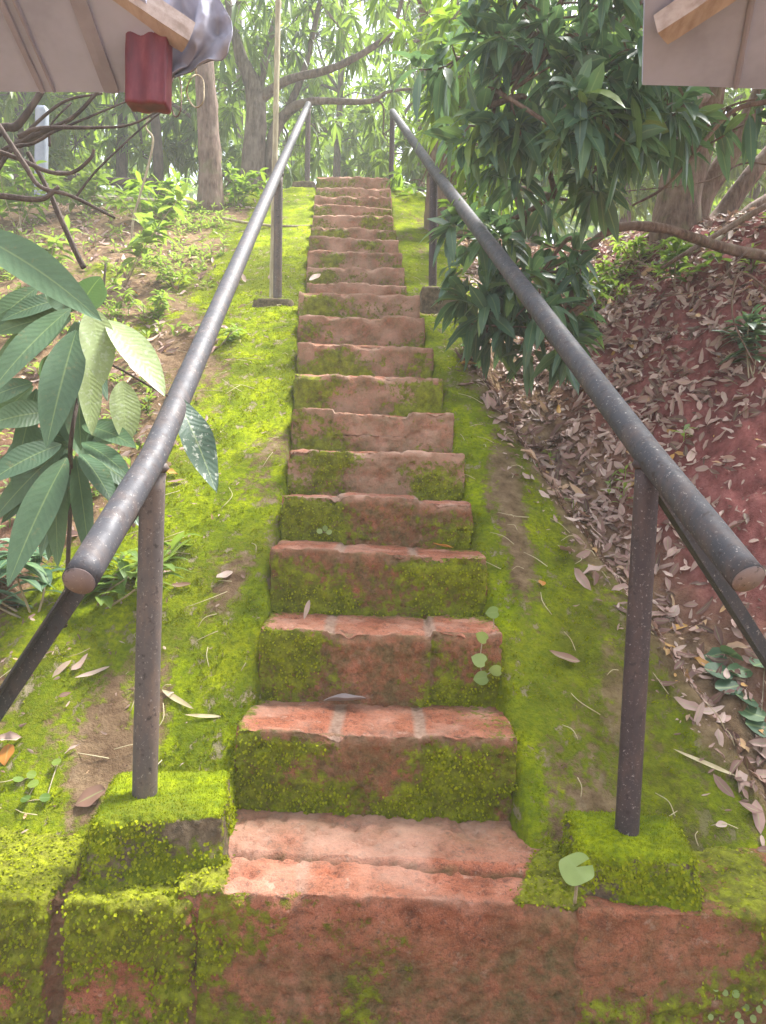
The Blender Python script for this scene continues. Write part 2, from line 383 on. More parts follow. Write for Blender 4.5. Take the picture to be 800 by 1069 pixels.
def ground_z(x, y, noise=True):
    x = np.asarray(x, float); y = np.asarray(y, float)
    xl = np.interp(y, YK, XL); xr = np.interp(y, YK, XR)
    b = np.interp(y, _by, _bz)
    d = xl - x; e = x - xr
    zl = b - .05 * ss(0, .8, d) - .28 * ss(.9, 1.9, d) * ss(4.6, 2.6, y) - .12 * ss(.5, 1.6, d) * ss(2.9, 2.3, y)
    zl = np.where(d > 0, zl + (softmin(zl, 2.9 + .03 * (y - 8)) - zl) * ss(.7, 1.8, d), zl)
    zl = zl + .12 * ss(2.6, 5, d)
    xb = np.interp(y, [1.8, 2.4, 3.4, 4.56, 5.5, 9], [1.38, 1.2, .87, .52, .70, .6])
    g = x - xb
    drop = .26 * ss(5.8, 4.6, y) + .05
    rise = .5 * np.maximum(0, g - .38) * ss(9, 5.5, y) + .1 * np.maximum(0, g - .3)
    rise = np.where(g > 2.5, .5 * 2.12 * ss(9, 5.5, y) + .22 + .12 * (g - 2.5), rise)
    zr = b - .04 * ss(0, .5, e) - drop * ss(-.05, .16, g) + rise
    zr = zr + (softmin(zr, 2.18 + .10 * (y - 6.2), .35) - zr) * ss(.15, .9, g)
    z = np.where(x < (xl + xr) / 2, zl, zr)
    inside = ss(-.01, .05, x - xl) * ss(-.01, .05, xr - x) * ss(9.25, 9.0, y)
    z = z - .32 * inside
    if noise:
        q = np.stack([x.ravel(), y.ravel(), np.zeros(x.size)], 1)
        rough = 1 + 1.6 * ss(0, .3, g.ravel()) + 1.0 * ss(.8, 1.6, d.ravel())
        z = z + ((fbm(q, 2.2, 3, 5) * .03 + fbm(q, 11, 4, 9) * .018 * rough + np.abs(fbm(q, 26, 3, 14)) * .016 + fbm(q, 45, 2, 12) * .005 + ss(.3, .6, g.ravel()) * fbm(q * [1, .5, 1], 16, 4, 15) * .035).reshape(x.shape)) * (1 - .7 * inside)
    return z + E

def moss_red(x, y):
    x = np.asarray(x, float); y = np.asarray(y, float); q = np.stack([x, y, np.zeros(len(x))], 1)
    xl = np.interp(y, YK, XL); xr = np.interp(y, YK, XR); d = xl - x
    xb = np.interp(y, [1.8, 2.4, 3.4, 4.56, 5.5, 9], [1.38, 1.2, .87, .52, .70, .6])
    n = fbm(q, 1.9, 4, 21); n2 = fbm(q * [1, .45, 1], 7, 3, 33)
    lim = np.interp(y, [1.8, 2.3, 3, 4.2, 4.8, 5.6, 8], [3, 1.25, 1.0, .75, .5, .75, .8])
    ml = 1.02 * ss(1.25, .6, d / lim) + .48 * ss(3.6, 5.2, y) * ss(3.5, .8, d) + .75 * n + .65 * n2 - .17
    ml = ml - .75 * np.exp(-((x + 1.0) / .34) ** 2 - ((y - 2.5) / .26) ** 2)     # bare trodden soil beside the post
    mr = .98 * ss(.18, -.12, x - xb) + .5 * n + .65 * n2 - .30 * ss(.25, -.15, xb - x) * ss(5, 3.2, y) - .26
    m = np.where(x < (xl + xr) / 2, ml, mr)
    m = m * ss(9.6, 8.6, y) + .2 * ss(8.6, 9.6, y)
    red = np.where(x > (xl + xr) / 2, ss(.25, .7, x - xb + .25 * n), ss(.7, 1.4, d) * (.30 + .4 * n) * ss(5, 3.5, y) + .05)
    return np.clip(m, 0, 1.3), np.clip(red, 0, 1)

def axis_pts(a, b, st, ext, sign_lo=True):
    core = np.arange(a, b, st); hi = [core[-1]]; s = st
    while hi[-1] < ext: s *= 1.25; hi.append(hi[-1] + s)
    lo = [core[0]]; s = st
    if sign_lo:
        while lo[-1] > -ext: s *= 1.25; lo.append(lo[-1] - s)
    return np.concatenate([lo[1:][::-1], core, hi[1:]])

gx = axis_pts(-3.0, 3.2, .022, 70); gy = axis_pts(1.86, 9.4, .026, 90, False)
X, Y = np.meshgrid(gx, gy, indexing='ij'); Z = ground_z(X, Y)
mo, rd = moss_red(X.ravel(), Y.ravel())
o = mk('ground', np.stack([X, Y, Z], -1).reshape(-1, 3), grid_faces(len(gx), len(gy)), GROUND, attrs={'moss': mo, 'red': rd, 'bank_shade': np.clip(mo * 1.5, 0, 1) * ss(.1, .35, X.ravel() - np.interp(Y.ravel(), YK, XR)) * ss(6.5, 4.5, Y.ravel())})
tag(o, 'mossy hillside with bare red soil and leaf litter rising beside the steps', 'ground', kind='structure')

def g1(x, y): return float(ground_z(np.array([x]), np.array([y]))[0])
def on_ground(px, py, y0=1.9, y1=14):
    """where the ray through a photo pixel meets the hillside"""
    ys = np.linspace(y0, y1, 900); d = CMN @ np.array([(px - 400) / FPX, -(py - 534.5) / FPX, -1.0])
    p = d[None] * (ys / d[1])[:, None]; p[:, 2] += E
    hit = np.nonzero(p[:, 2] <= ground_z(p[:, 0], p[:, 1]))[0]
    q = p[hit[0]] if len(hit) else p[-1]
    return np.array([q[0], q[1], g1(q[0], q[1])])
def gnormal(x, y):
    h = .03; zx = (ground_z(x + h, y) - ground_z(x - h, y)) / (2 * h); zy = (ground_z(x, y + h) - ground_z(x, y - h)) / (2 * h)
    return unit(np.stack([-zx, -zy, np.ones_like(zx)], -1))

# lower path in front of the wall
px_, py_ = np.meshgrid(axis_pts(-4, 4, .1, 70), np.arange(-30, 1.95, .25), indexing='ij')
q = np.stack([px_.ravel(), py_.ravel(), np.zeros(px_.size)], 1)
o = mk('path', q + np.stack([0 * q[:, 0], 0 * q[:, 0], fbm(q, 2, 3, 3) * .015], 1), grid_faces(px_.shape[0], px_.shape[1]), GROUND,
       attrs={'moss': .25 + .4 * fbm(q, 1.5, 3, 8), 'red': .3 + .3 * fbm(q, 1, 2, 4)})
tag(o, 'trodden earth path below the low wall', 'path', kind='structure')

# ------------------------------------------------------------------ rough blocks
def rough_box(lo, hi, res, r=.018, amp=.007, nsc=14, seed=0, faces='ftlrb'):
    lo = np.array(lo, float); hi = np.array(hi, float); n = np.maximum(2, np.round((hi - lo) / res).astype(int)); Vs = []; Fs = []; c = 0
    for ax in range(3):
        for side in (0, 1):
            u, v = [a for a in range(3) if a != ax]
            A, B = np.meshgrid(np.linspace(lo[u], hi[u], n[u] + 1), np.linspace(lo[v], hi[v], n[v] + 1), indexing='ij')
            P = np.zeros((A.size, 3)); P[:, u] = A.ravel(); P[:, v] = B.ravel(); P[:, ax] = (lo, hi)[side][ax]
            f = grid_faces(n[u] + 1, n[v] + 1)
            flip = (side == 1) ^ (ax == 1)
            if not flip: f = f[:, ::-1]
            Vs.append(P); Fs.append(f + c); c += len(P)
    V = np.concatenate(Vs); F = np.concatenate(Fs)
    _, idx, inv = np.unique(np.round(V, 5), axis=0, return_index=True, return_inverse=True)
    V = V[idx]; F = inv.ravel()[F]
    inner = np.clip(V, lo + r, hi - r); N = unit(V - inner); P = inner + N * r
    flat = np.all(np.abs(V - inner) < 1e-9, axis=1); P[flat] = V[flat]
    # flat faces: normal from nearest face
    return P, F, N

stair_o = np.array([(XL[0] + XR[0]) / 2, YK[0], 0.0])
stairs = thing('staircase', stair_o, 'long straight flight of mossy red laterite block steps climbing the hill between two handrails', 'staircase')
flakeP = []; flakeN = []
for k in range(21):
    res = .0078 if k < 3 else (.0095 if k < 7 else .018)
    yb = (YK[k + 1] if k < 20 else 9.35) + .06
    top = ZK[k] + E; bot = top - (.44 if k else 1.02)
    xl_k, xr_k = (XL[k], XR[k]) if k else (-.48, .535)
    w = xr_k - xl_k
    P, F, N = rough_box((xl_k, YK[k], bot), (xr_k, yb, top), res, r=.009)
    u = (P[:, 0] - xl_k) / w
    j1, j2 = (.28, .70) if k % 2 == 0 else (.33, .66)
    j1 += random.uniform(-.03, .03); j2 += random.uniform(-.03, .03)
    cap = top - .004
    wob = fbm(P * [1, 1, 1.6], 5, 2, 50 + k) * .01
    def band(j, hw): return ss(hw, hw * .55, np.abs((u - j) * w + wob))
    joint = np.maximum(band(j1, .026), band(j2, .024))
    if k == 0: joint = np.maximum(band(.30, .02) * .6, ss(.022, .010, np.abs(P[:, 0] + .44 + wob)) * (N[:, 1] < -.3))
    blk = np.where(u < j1, 0, np.where(u < j2, 1, 2))
    offs = np.random.default_rng(k).normal(0, .006, (3, 2))
    top_m = N[:, 2] > .6; frt = N[:, 1] < -.6
    lumpk = np.clip(.85 - worley(P, 42, 210 + k), 0, 1) * .022
    disp = fbm(P, 13, 4, 70 + k) * .010 + fbm(P, 45, 3, 90 + k) * .0045 - joint * .003
    pit = fbm(P, 42, 2, 130 + k); disp -= np.clip(pit - .25, 0, 1) * .034; disp -= ss(.42, .2, worley(P * [1, 1, 1.2], 16, 230 + k)) * np.clip(fbm(P, 5, 2, 240 + k), 0, 1) * .022
    edge = ss(.05, 0, np.abs(P[:, 1] - YK[k])) * ss(.05, 0, np.abs(P[:, 2] - top))
    disp -= edge * np.clip(fbm(P * [1, 0, 0], 16, 3, 140 + k) + .1, 0, 1) * .042
    P2 = P + N * disp[:, None]; P2_ = None
    P2[:, 2] += np.where(P[:, 2] > top - .12, offs[blk, 0], 0); P2[:, 1] += np.where(P[:, 1] < YK[k] + .1, offs[blk, 1], 0)
    q = fbm(P, 4.2, 3, 160 + k)
    hgt = (top - P[:, 2])
    side = .02 + .30 * ss(j1 + .14, j1 - .10, u) + .26 * ss(j2 - .12, j2 + .10, u) + .22 * fbm(P, 2.3, 2, 260 + k)
    moss = np.where(frt, .27 + side * (1.0 if k < 8 else .5) + q * .75 - .35 * edge + .12 * ss(.12, .2, hgt), .06 + q * .35)
    moss = np.where(frt & (k > 6), moss + .06, moss)
    back = ss(YK[k] + .20, yb - .05, P[:, 1]) * top_m
    moss = moss + back * .42 * (.6 + q) + top_m * ss(.72, .98, u) * (.35 if k in (2, 3, 1, 5) else .15) + top_m * ss(.12, .0, u) * .35
    if k == 0:
        crack = top_m * ss(.017, .006, np.abs(P[:, 1] - (YK[0] + .19 - .06 * u + fbm(P * [1, 0, 0], 7, 3, 8) * .018)))
        P2[:, 2] -= crack * .03
        rear = top_m * (P[:, 1] > YK[0] + .19)
        moss = np.where(top_m, .02 + 1.0 * ss(-.03, .03, P[:, 0] - np.interp(P[:, 1], [1.8, 2.0, 2.2], [.355, .43, .56])) + 1.0 * ss(.03, -.03, P[:, 0] - np.interp(P[:, 1], [1.8, 1.95, 2.2], [-.36, -.37, -.49])) + q * .25, np.where(frt, .24 + q * .8 + .42 * ss(.42, .12, u) - 1.2 * ss(.022, .008, np.abs(P[:, 0] + .44)), moss))
        joint = np.maximum(joint, rear * .35)
    dirt_shade = np.where(frt, .98 + .4 * q + .4 * ss(.1, .19, hgt) - .40 * (k == 0), .10 + back * .5 + (0.5 if k > 7 else .28 if k > 4 else .04) + .2 * q)  # algae and dirt film; risers also get painted shade towards their foot
    if k == 0: dirt_shade = dirt_shade * np.where(frt, .35 + .65 * ss(.02, .2, hgt + .1 * q), 1)
    if k == 0: dirt_shade = np.where(frt, dirt_shade + .75 * ss(.18, .5, P[:, 0] + .12 * q), dirt_shade)
    if k == 0: dirt_shade = np.where(crack > .3, 1.0, dirt_shade)
    wear = edge * (.3 + 1.1 * np.clip(fbm(P, 20, 2, 7), 0, 1)) * (1.2 if k > 3 else .5)
    if k > 4: wear = np.maximum(wear, frt * np.clip((.42 if k > 9 else .26) + .7 * fbm(P, 8, 3, 280 + k), 0, .8))
    wear = np.maximum(wear, top_m * (k < 6) * np.clip(.12 + .75 * fbm(P, 9, 3, 270 + k), 0, .5))
    P2 = P2 + N * (ss(.5, .75, moss) * lumpk * (1 if k == 0 else .5))[:, None]
    mk('step', P2, F, LAT, stairs, attrs={'moss': np.clip(moss, 0, 1), 'mortar': np.clip(joint, 0, 1) * (.9 - .65 * frt), 'dirt_shade': np.clip(dirt_shade, 0, 1), 'wear': np.clip(wear, 0, 1)})
    if k < 6:
        c = np.nonzero((moss > .62) & (frt | (N[:, 2] > .5)) & (P[:, 2] > top - .27))[0]
        if len(c):
            c = rng.choice(c, min(len(c), 3500 if k == 0 else 2200)); flakeP.append(P2[c]); flakeN.append(N[c])

# low front wall, left and right of the bottom step
def wall_piece(x0, x1, mossb, redb, name, label, joints):
    o0 = np.array([(x0 + x1) / 2, 1.82, 0])
    t = 1.85
    P, F, N = rough_box((x0, 1.800, -.12), (x1, 2.16, E - (1.062 if x0 < 0 else 1.045)), .0078, r=.007)
    m = fbm(P, 5, 4, 301); top_m = N[:, 2] > .6; frt = N[:, 1] < -.5
    jt = np.zeros(len(P))
    for j in joints: jt = np.maximum(jt, ss(.03, .012, np.abs(P[:, 0] - j + .012 * fbm(P, 9, 2, 4))))
    lump = np.abs(fbm(P, 22, 3, 303))
    moss = np.where(top_m, (.85 if x0 < 0 else .5) + m * (.4 if x0 < 0 else .8), mossb + m * .75)
    disp = fbm(P, 9, 4, 300) * .018 + ss(.4, .6, moss) * (lump * .03 + np.clip(.85 - worley(P, 34, 309), 0, 1) * .024) * np.where(top_m, .5, 1) - jt * .035 + fbm(P, 60, 3, 305) * .005
    moss = np.clip(moss - jt * .7, 0, 1)
    P2 = P + N * disp[:, None]
    o = mk(name, P2, F, LAT, None, o0, attrs={'moss': moss, 'mortar': jt * .3, 'dirt_shade': np.clip(.45 + .5 * m + jt, 0, 1) * np.where(top_m, 1, redb) + .15 * (x0 > 0), 'wear': 0 * m})
    tag(o, label, 'wall', 'low walls flanking the bottom step')
    c = np.nonzero((moss > .5) & (P[:, 2] > .1))[0]
    dens = 36000 if mossb > .4 else 2500
    c = rng.choice(c, min(len(c), dens)); flakeP.append(P2[c]); flakeN.append(N[c])
wall_piece(-2.6, -.45, .66, .8, 'retaining_wall', 'low laterite wall overgrown with thick yellow-green moss, left of the bottom step', [at(57, 1000, 1.8)[0]])
wall_piece(.52, 2.6, .36, 1.25, 'retaining_wall', 'low crumbling red laterite wall with little moss, right of the bottom step', [])

# ------------------------------------------------------------------ post footings
def footing(c, size, h, label, mossy=1.0, rotz=0.0, fine=True, sink=.12):
    c = np.array(c, float)
    P, F, N = rough_box((-size[0] / 2, -size[1] / 2, -sink), (size[0] / 2, size[1] / 2, h), (.0065 if fine else .02), r=.03 if fine else .02)
    q = P + c
    taper = 1 - .10 * (P[:, 2:3] / h); P[:, :2] *= taper
    m = fbm(q, 7, 4, 401); top_m = ss(.3, .8, N[:, 2])
    moss = np.clip((.50 if fine else .46) + .6 * top_m + m * .7 - (1 - mossy), 0, 1)
    P2 = P + N * (fbm(q, 8, 3, 402) * .016 + np.abs(fbm(q, 26, 3, 405)) * .010 + ss(.4, .6, moss) * np.clip(.85 - worley(q, 48, 77), 0, 1) * .014 * (1 - .6 * top_m) + fbm(q, 55, 2, 407) * .003)[:, None]
    cz, sz = math.cos(rotz), math.sin(rotz)
    Rm = np.array([[cz, -sz, 0], [sz, cz, 0], [0, 0, 1]])
    P2 = P2 @ Rm.T + c
    o = mk('post_footing', P2, F, FOOT, None, c, attrs={'moss': moss}); tag(o, label, 'footing', 'mossy footings of the rail posts')
    if fine:
        k = np.nonzero((moss > .45) & (P[:, 2] > -.03) & (N[:, 2] < .6))[0]; k = rng.choice(k, min(len(k), 4000)); flakeP.append(P2[k]); flakeN.append(N[k] @ Rm.T)
    return P2, N @ Rm.T, moss

def fit(px, py, Y): return at(px, py, Y)
LB = at(151, 832, 2.03); RB = at(654, 872, 1.97)
fa = footing((LB[0] + .055, LB[1] + .02, LB[2] - .165), (.36, .34), .175, 'chunky moss-covered footing block under the front post of the left handrail', rotz=.16, sink=.04)
fb = footing((RB[0] + .005, RB[1] + .005, RB[2] - .145), (.32, .27), .155, 'dark mossy footing block with a yellow-green leaf, under the front post of the right handrail', .97, rotz=-.1, sink=.03)
LM = at(290, 317, 5.56); RM = at(452, 305, 5.62)
footing((LM[0] - .02, LM[1], LM[2] - .19), (.30, .30), .20, 'brown weathered footing block at the middle post of the left handrail', .55, fine=False, sink=.15)
footing((RM[0] + .05, RM[1], RM[2] - .19), (.30, .28), .20, 'shadowed footing block at the middle post of the right handrail, behind drooping leaves', .5, fine=False, sink=.15)
LT = at(321, 196, 9.15); RT = at(408, 213, 9.0)
footing((LT[0] - .03, LT[1], LT[2] - .12), (.30, .28), .15, 'small dark footing block beside the top step at the end of the left handrail', .45, fine=False, sink=.3)
footing((RT[0] + .07, RT[1], RT[2] - .12), (.24, .28), .15, 'small dark footing block beside the top step at the end of the right handrail', .45, fine=False, sink=.3)

# ------------------------------------------------------------------ handrails
def straight(a, b, n=30): t = np.linspace(0, 1, n)[:, None]; return np.asarray(a) * (1 - t) + np.asarray(b) * t
def handrail(end, tops, bases, brace_start, brace_end, rr, pr, label, POST):
    th = thing('handrail', (bases[0][0], bases[0][1], bases[0][2]), label, 'handrail', 'steel handrails of the stair')
    path = np.vstack([straight(end, tops[0], 14)[:-1], straight(tops[0], tops[1], 30)[:-1], straight(tops[1], tops[2], 30)])
    mb = MB(); tube(mb, path, rr, 28, .03, True, 6); mb.build('rail', PIPE, th)
    # rim and end plate of the pipe's open end
    d = unit(path[0] - path[1]); m2 = MB(); tube(m2, [path[0] + d * .0005, path[0] + d * .004], [rr * .93, rr * .93], 28); m2.build('end_plate', PLATE, th)
    for i in range(3):
        mb = MB(); b = np.array(bases[i]); t = np.array(tops[i]) - [0, 0, rr * .75]
        tube(mb, straight(b - [0, 0, .07], t, 16), pr if i == 0 else pr * .95, 20, .03); mb.build('post', POST, th)
        mb = MB(); tube(mb, straight(t - [0, 0, .012], t + [0, 0, .014], 3), [pr * 1.05, pr * 1.28, pr * 1.1], 18, .12, True, 60); mb.build('weld', POST, th)
    # brace: angle iron from the post head out to the ground
    a = np.array(brace_start); b = np.array(brace_end); ax = unit(b - a)
    s1 = unit(np.cross(ax, [0, 1, 0])); s2 = np.cross(ax, s1); w = .046; tk = .006
    sec = [(0, 0), (w, 0), (w, tk), (tk, tk), (tk, w), (0, w)]
    V = np.array([p + s1 * (u - .015) + s2 * (v - .015) for p in (a, b) for u, v in sec])
    Fq = np.array([[i, (i + 1) % 6, 6 + (i + 1) % 6, 6 + i] for i in range(6)]); caps = np.array([[5, 4, 3, 2, 1, 0], [6, 7, 8, 9, 10, 11]])
    mk('brace', V, [Fq, caps], PIPE, th, smooth=False)
PLATE = m_pipe('rail_end_steel', (.20, .15, .14), (.26, .18, .15))
SL = .64
l_top = [at(160, 478, 2.03), at(291, 178, 5.56), at(322, 109, 9.15)]
l_end = at(83, 606, 1.57)
r_top = [at(677, 474, 1.97), at(453, 178, 5.62), at(410, 117, 9.0)]
r_end = at(781, 604, 1.58)
lb = at(-90, 842, 2.3); lb[2] -= .08
handrail(l_end, l_top, [LB, LM, LT], at(146, 512, 2.0), lb, .0365, .0335, 'grey-brown steel pipe handrail with a flat capped end, on the left side of the steps', POST)
rb = at(930, 890, 2.3)
handrail(r_end, r_top, [RB, RM, RT], at(680, 500, 1.98), rb, .038, .0315, 'dark shiny steel pipe handrail with a flat capped end, right of the steps', POSTR)

# bamboo pole lashed beside the middle left post
mb = MB(); bp = at(284, 318, 5.75); bt = at(292, -60, 5.9)
pts = straight(bp - [0, 0, .1], bt, 80); rad = .021 * (1 + .16 * (np.arange(80) % 11 == 0))
tube(mb, pts, rad, 10); o = mb.build('bamboo_pole', BAMB, None, bp); tag(o, 'tall pale bamboo pole standing upright beside the middle post of the left handrail', 'pole')

# ------------------------------------------------------------------ roofs above the camera
def slab(c4, th, nrm, name, mat, parent):
    c4 = np.array(c4); n = unit(nrm) * th
    V = np.vstack([c4, c4 + n]); F = np.array([[0, 1, 2, 3], [7, 6, 5, 4], [0, 4, 5, 1], [1, 5, 6, 2], [2, 6, 7, 3], [3, 7, 4, 0]])
    return mk(name, V, F, mat, parent, smooth=False)
def bar(a, b, w, h, name, mat, parent, up=(0, 0, 1)):
    a = np.array(a); b = np.array(b); ax = unit(b - a); s = unit(np.cross(ax, up)); u = np.cross(s, ax)
    P, F, N = rough_box((-w / 2, 0, -h / 2), (w / 2, np.linalg.norm(b - a), h / 2), .02, r=.004)
    V = a + P[:, :1] * s + P[:, 1:2] * ax + P[:, 2:] * u + N * (fbm(P, 30, 2, 5) * .0015)[:, None]
    return mk(name, V, F, mat, parent, smooth=False)
def roof(edge_l, edge_r, Yn, label, ribs, lean=0.0):
    base = (edge_l + edge_r) / 2; th = thing('roof_eave', base, label, 'roof', 'sheet roof eaves over the path')
    up = np.array([lean * (edge_l[1] - Yn), -(edge_l[1] - Yn), .52 * (edge_l[1] - Yn)])
    nU = 60; nV = 8
    u = np.linspace(0, 1, nU); v = np.linspace(0, 1, nV); U, Vv = np.meshgrid(u, v, indexing='ij')
    P = edge_l + (edge_r - edge_l) * U.ravel()[:, None] + up * Vv.ravel()[:, None]
    P[:, 2] += fbm(P, 3, 2, 2) * .004
    n = unit(np.cross(edge_r - edge_l, up)) * .012
    V = np.vstack([P, P + n]); f = grid_faces(nU, nV); m = nU * nV
    rim = [i * nV for i in range(nU)] + [(nU - 1) * nV + j for j in range(1, nV)] + [i * nV + nV - 1 for i in range(nU - 2, -1, -1)] + [j for j in range(nV - 2, 0, -1)]
    rim = np.array(rim); r2 = np.roll(rim, -1)
    mk('roof_sheet', V, [f[:, ::-1], f + m, np.stack([rim, r2, r2 + m, rim + m], 1)], SHEET, th, smooth=False)
    for a in ribs:
        p = edge_l + (edge_r - edge_l) * a[0] + n * 1.25; q = edge_l + (edge_r - edge_l) * a[1] + up + n * 1.25
        bar(p, q, a[2], .010, 'seam', SEAM, th)
    return th, up
SEAM = m_plain('roof_sheet_seam', [(.3, (.22, .21, .26)), (.7, (.29, .28, .34))], 12, .5, .4)
el = at(-120, 92, 1.70); er = at(178, 92, 1.70)
rl, upl = roof(el, er, .75, 'beige sheet roof eave with a crumpled grey flashing and a red board, at upper left', [(.56, .50, .014), (.60, .55, .006), (.80, .76, .035)])
mb_ = None
bar(at(198, 40, 1.60), at(95, -28, 1.50), .055, .045, 'rafter', WOOD, rl)
# red board
a = at(134, 66, 1.60); P, F, N = rough_box((0, -.02, -.088), (.085, .03, .088), .006, r=.004)
P[:, 1] += -.004 * np.sin(P[:, 0] * 150) ; mk('board', P + a + N * (fbm(P, 20, 2, 4) * .002)[:, None], F, REDP, rl)
# crumpled flashing
ny, nx = 46, 40; V = []
for i in range(ny):
    py = -45 + i / (ny - 1) * 122
    xr_ = np.interp(py, [-45, 0, 20, 40, 52, 62, 70, 77], [222, 229, 241, 244, 238, 224, 203, 184])
    for j in range(nx):
        px = 168 + (xr_ - 168) * j / (nx - 1); V.append(at(px, py, 1.66 + .02 * math.sin(j * .33 + i * .13)))
V = np.array(V); n_ = fbm(V, 9, 3, 6) * .018 + np.abs(fbm(V, 11, 2, 9)) * .05 + np.abs(fbm(V, 27, 2, 19)) * .018 + fbm(V, 45, 2, 29) * .006; V[:, 1] += n_ - .02; V2 = V + [0, .006, .002]
f = grid_faces(ny, nx); m = len(V); rim = np.array([i * nx for i in range(ny)] + [(ny - 1) * nx + j for j in range(1, nx)] + [i * nx + nx - 1 for i in range(ny - 2, -1, -1)] + [j for j in range(nx - 2, 0, -1)]); r2 = np.roll(rim, -1)
o = mk('flashing', np.vstack([V, V2]), [f, f[:, ::-1] + m, np.stack([rim, r2, r2 + m, rim + m], 1)], FLASH, rl)
er2 = at(900, 92, 1.55); el2 = at(670, 84, 1.55); el2[2] = er2[2] = (el2[2] + er2[2]) / 2
rr_, upr = roof(el2, er2, .75, 'plain beige sheet roof eave with a bare rafter end, at upper right', [(.42, .50, .012)], -(at(672, 0, 1.40)[0] - el2[0]) / (1.40 - 1.55))
bar(at(689, 32, 1.43), at(800, -42, 1.31), .05, .04, 'rafter', WOOD, rr_)
bar(at(672, 8, 1.50), at(800, -50, 1.40), .09, .04, 'beam', DWOOD, rr_)

# ------------------------------------------------------------------ trees
def branch_pts(lst, Y):
    if np.isscalar(Y): Y = [Y] * len(lst)
    return np.array([at(a, b, y) for (a, b), y in zip(lst, Y)])

def make_tree(name, base, label, cat, limbs, clumps, bark, leafm, L=.24, W=.22, nl=(9, 14), group=None, droop=.9, seg=3, extra=None, tw=.008):
    """limbs: list of (points, radii); clumps: (centre, radius, number of rosettes)"""
    th = thing(name, base, label, cat, group); mb = MB()
    for i, (p, r) in enumerate(limbs): tube(mb, catmull(p, 7), r, 12 if i < 2 else 8, .22 if r[0] > .03 else .12, True, 9 if r[0] > .05 else 20, i)
    allp = np.concatenate([catmull(p, 7) for p, _ in limbs])
    lf = MB(); C = []; A = []
    for c, r, n in clumps:
        c = np.array(c); d = unit(rng.normal(size=(n, 3))); rr = rng.uniform(.35, 1, n) ** .5
        off = d * rr[:, None] * np.array([1, 1, .8]) * r
        C.append(c + off); A.append(unit(off * [1, 1, .5] + [0, 0, -.12 * r] + rng.normal(0, .25 * r, (n, 3))))
        j = np.argmin(((allp - c) ** 2).sum(1)); src = allp[j]
        if np.linalg.norm(src - c) < 6:
            mid = (src + c) / 2 + rng.normal(0, .08, 3) + [0, 0, .12]
            tube(mb, catmull([src, mid, c], 6), [tw * 2.2, tw * 1.2], 6)
        for q in (c + off)[::2]:
            tube(mb, catmull([c, (c + q) / 2 + rng.normal(0, .03, 3), q], 3), [tw, tw * .4], 5, cap=False)
    C = np.concatenate(C); A = np.concatenate(A)
    whorls(lf, C, A, nl, L, W, droop, seg=seg)
    mb.build('trunk', bark, th); lf.build('crown', leafm, th)
    return th

def gp(px, py, Y):                # foot on the ground under a pixel column at distance Y
    p = at(px, py, Y); return np.array([p[0], Y, g1(p[0], Y)])

# forked tree beyond the left handrail
b = gp(262, 200, 10.0)
l1 = branch_pts([(266, 150), (266, 96), (252, 60), (240, 10), (228, -60)], 10.0)
make_tree('mango_tree', b, 'forked dark-limbed mango tree at the hilltop, one long branch arching over the stair top', 'tree', [
    (np.vstack([b - [0, 0, .15], l1]), [.17, .15, .12, .08, .05, .03]),
    (branch_pts([(270, 104), (300, 84), (345, 72), (385, 52), (410, 30), (425, -20)], [10, 9.9, 9.8, 9.7, 9.6, 9.5]), [.075, .055, .045, .04, .032, .02]),
    (np.vstack([gp(283, 200, 10.1) - [0, 0, .2], branch_pts([(284, 150), (300, 118), (326, 106), (385, 106), (405, 96), (435, 92)], [10.1, 10.1, 10, 10, 10, 10, ])]), [.10, .09, .075, .05, .03, .022, .015]),
    (branch_pts([(302, 112), (318, 72), (330, 20), (345, -50)], [10.1, 10.2, 10.3, 10.4]), [.055, .045, .035, .02]),
    (branch_pts([(405, 42), (425, 44), (452, 40)], 9.7), [.03, .02, .012]),
    (branch_pts([(270, 95), (280, 50), (292, 0), (300, -60)], [10, 10.1, 10.2, 10.3]), [.06, .05, .04, .02]),
], [(at(212, 30, 9.6), .8, 16), (at(250, -10, 9.7), .9, 16), (at(310, 20, 10.4), .8, 16), (at(352, 25, 10.3), .6, 12), (at(300, 60, 10.5), .5, 9), (at(330, 135, 10.6), .55, 10), (at(300, 150, 10.6), .5, 9), (at(255, 150, 10.6), .5, 8), (at(240, 90, 10.4), .6, 10),
    (at(390, -10, 9.8), .7, 12), (at(430, 75, 10.3), .45, 7), (at(400, 140, 10.6), .5, 9), (at(440, 130, 10.4), .5, 9)], BARK, LF_MID, .30, .2)

# straight trunk on the left terrace
b = gp(221, 228, 8.2)
make_tree('mango_tree', b, 'slim straight reddish-barked tree standing on the left terrace beside a horizontal pole', 'tree', [
    (np.vstack([b - [0, 0, .1], branch_pts([(219, 150), (214, 80), (206, 0), (200, -90)], 8.2)]), [.145, .115, .105, .10, .09]),
    (branch_pts([(210, 30), (180, -20), (150, -80)], [8.2, 8.1, 8]), [.06, .05, .03])],
    [(at(170, -60, 8), .7, 14), (at(230, -70, 8.4), .7, 14), (at(120, 20, 8.6), .5, 8), (at(240, 190, 9.2), .35, 6)], BARKR, LF_LITE, .26, .22)

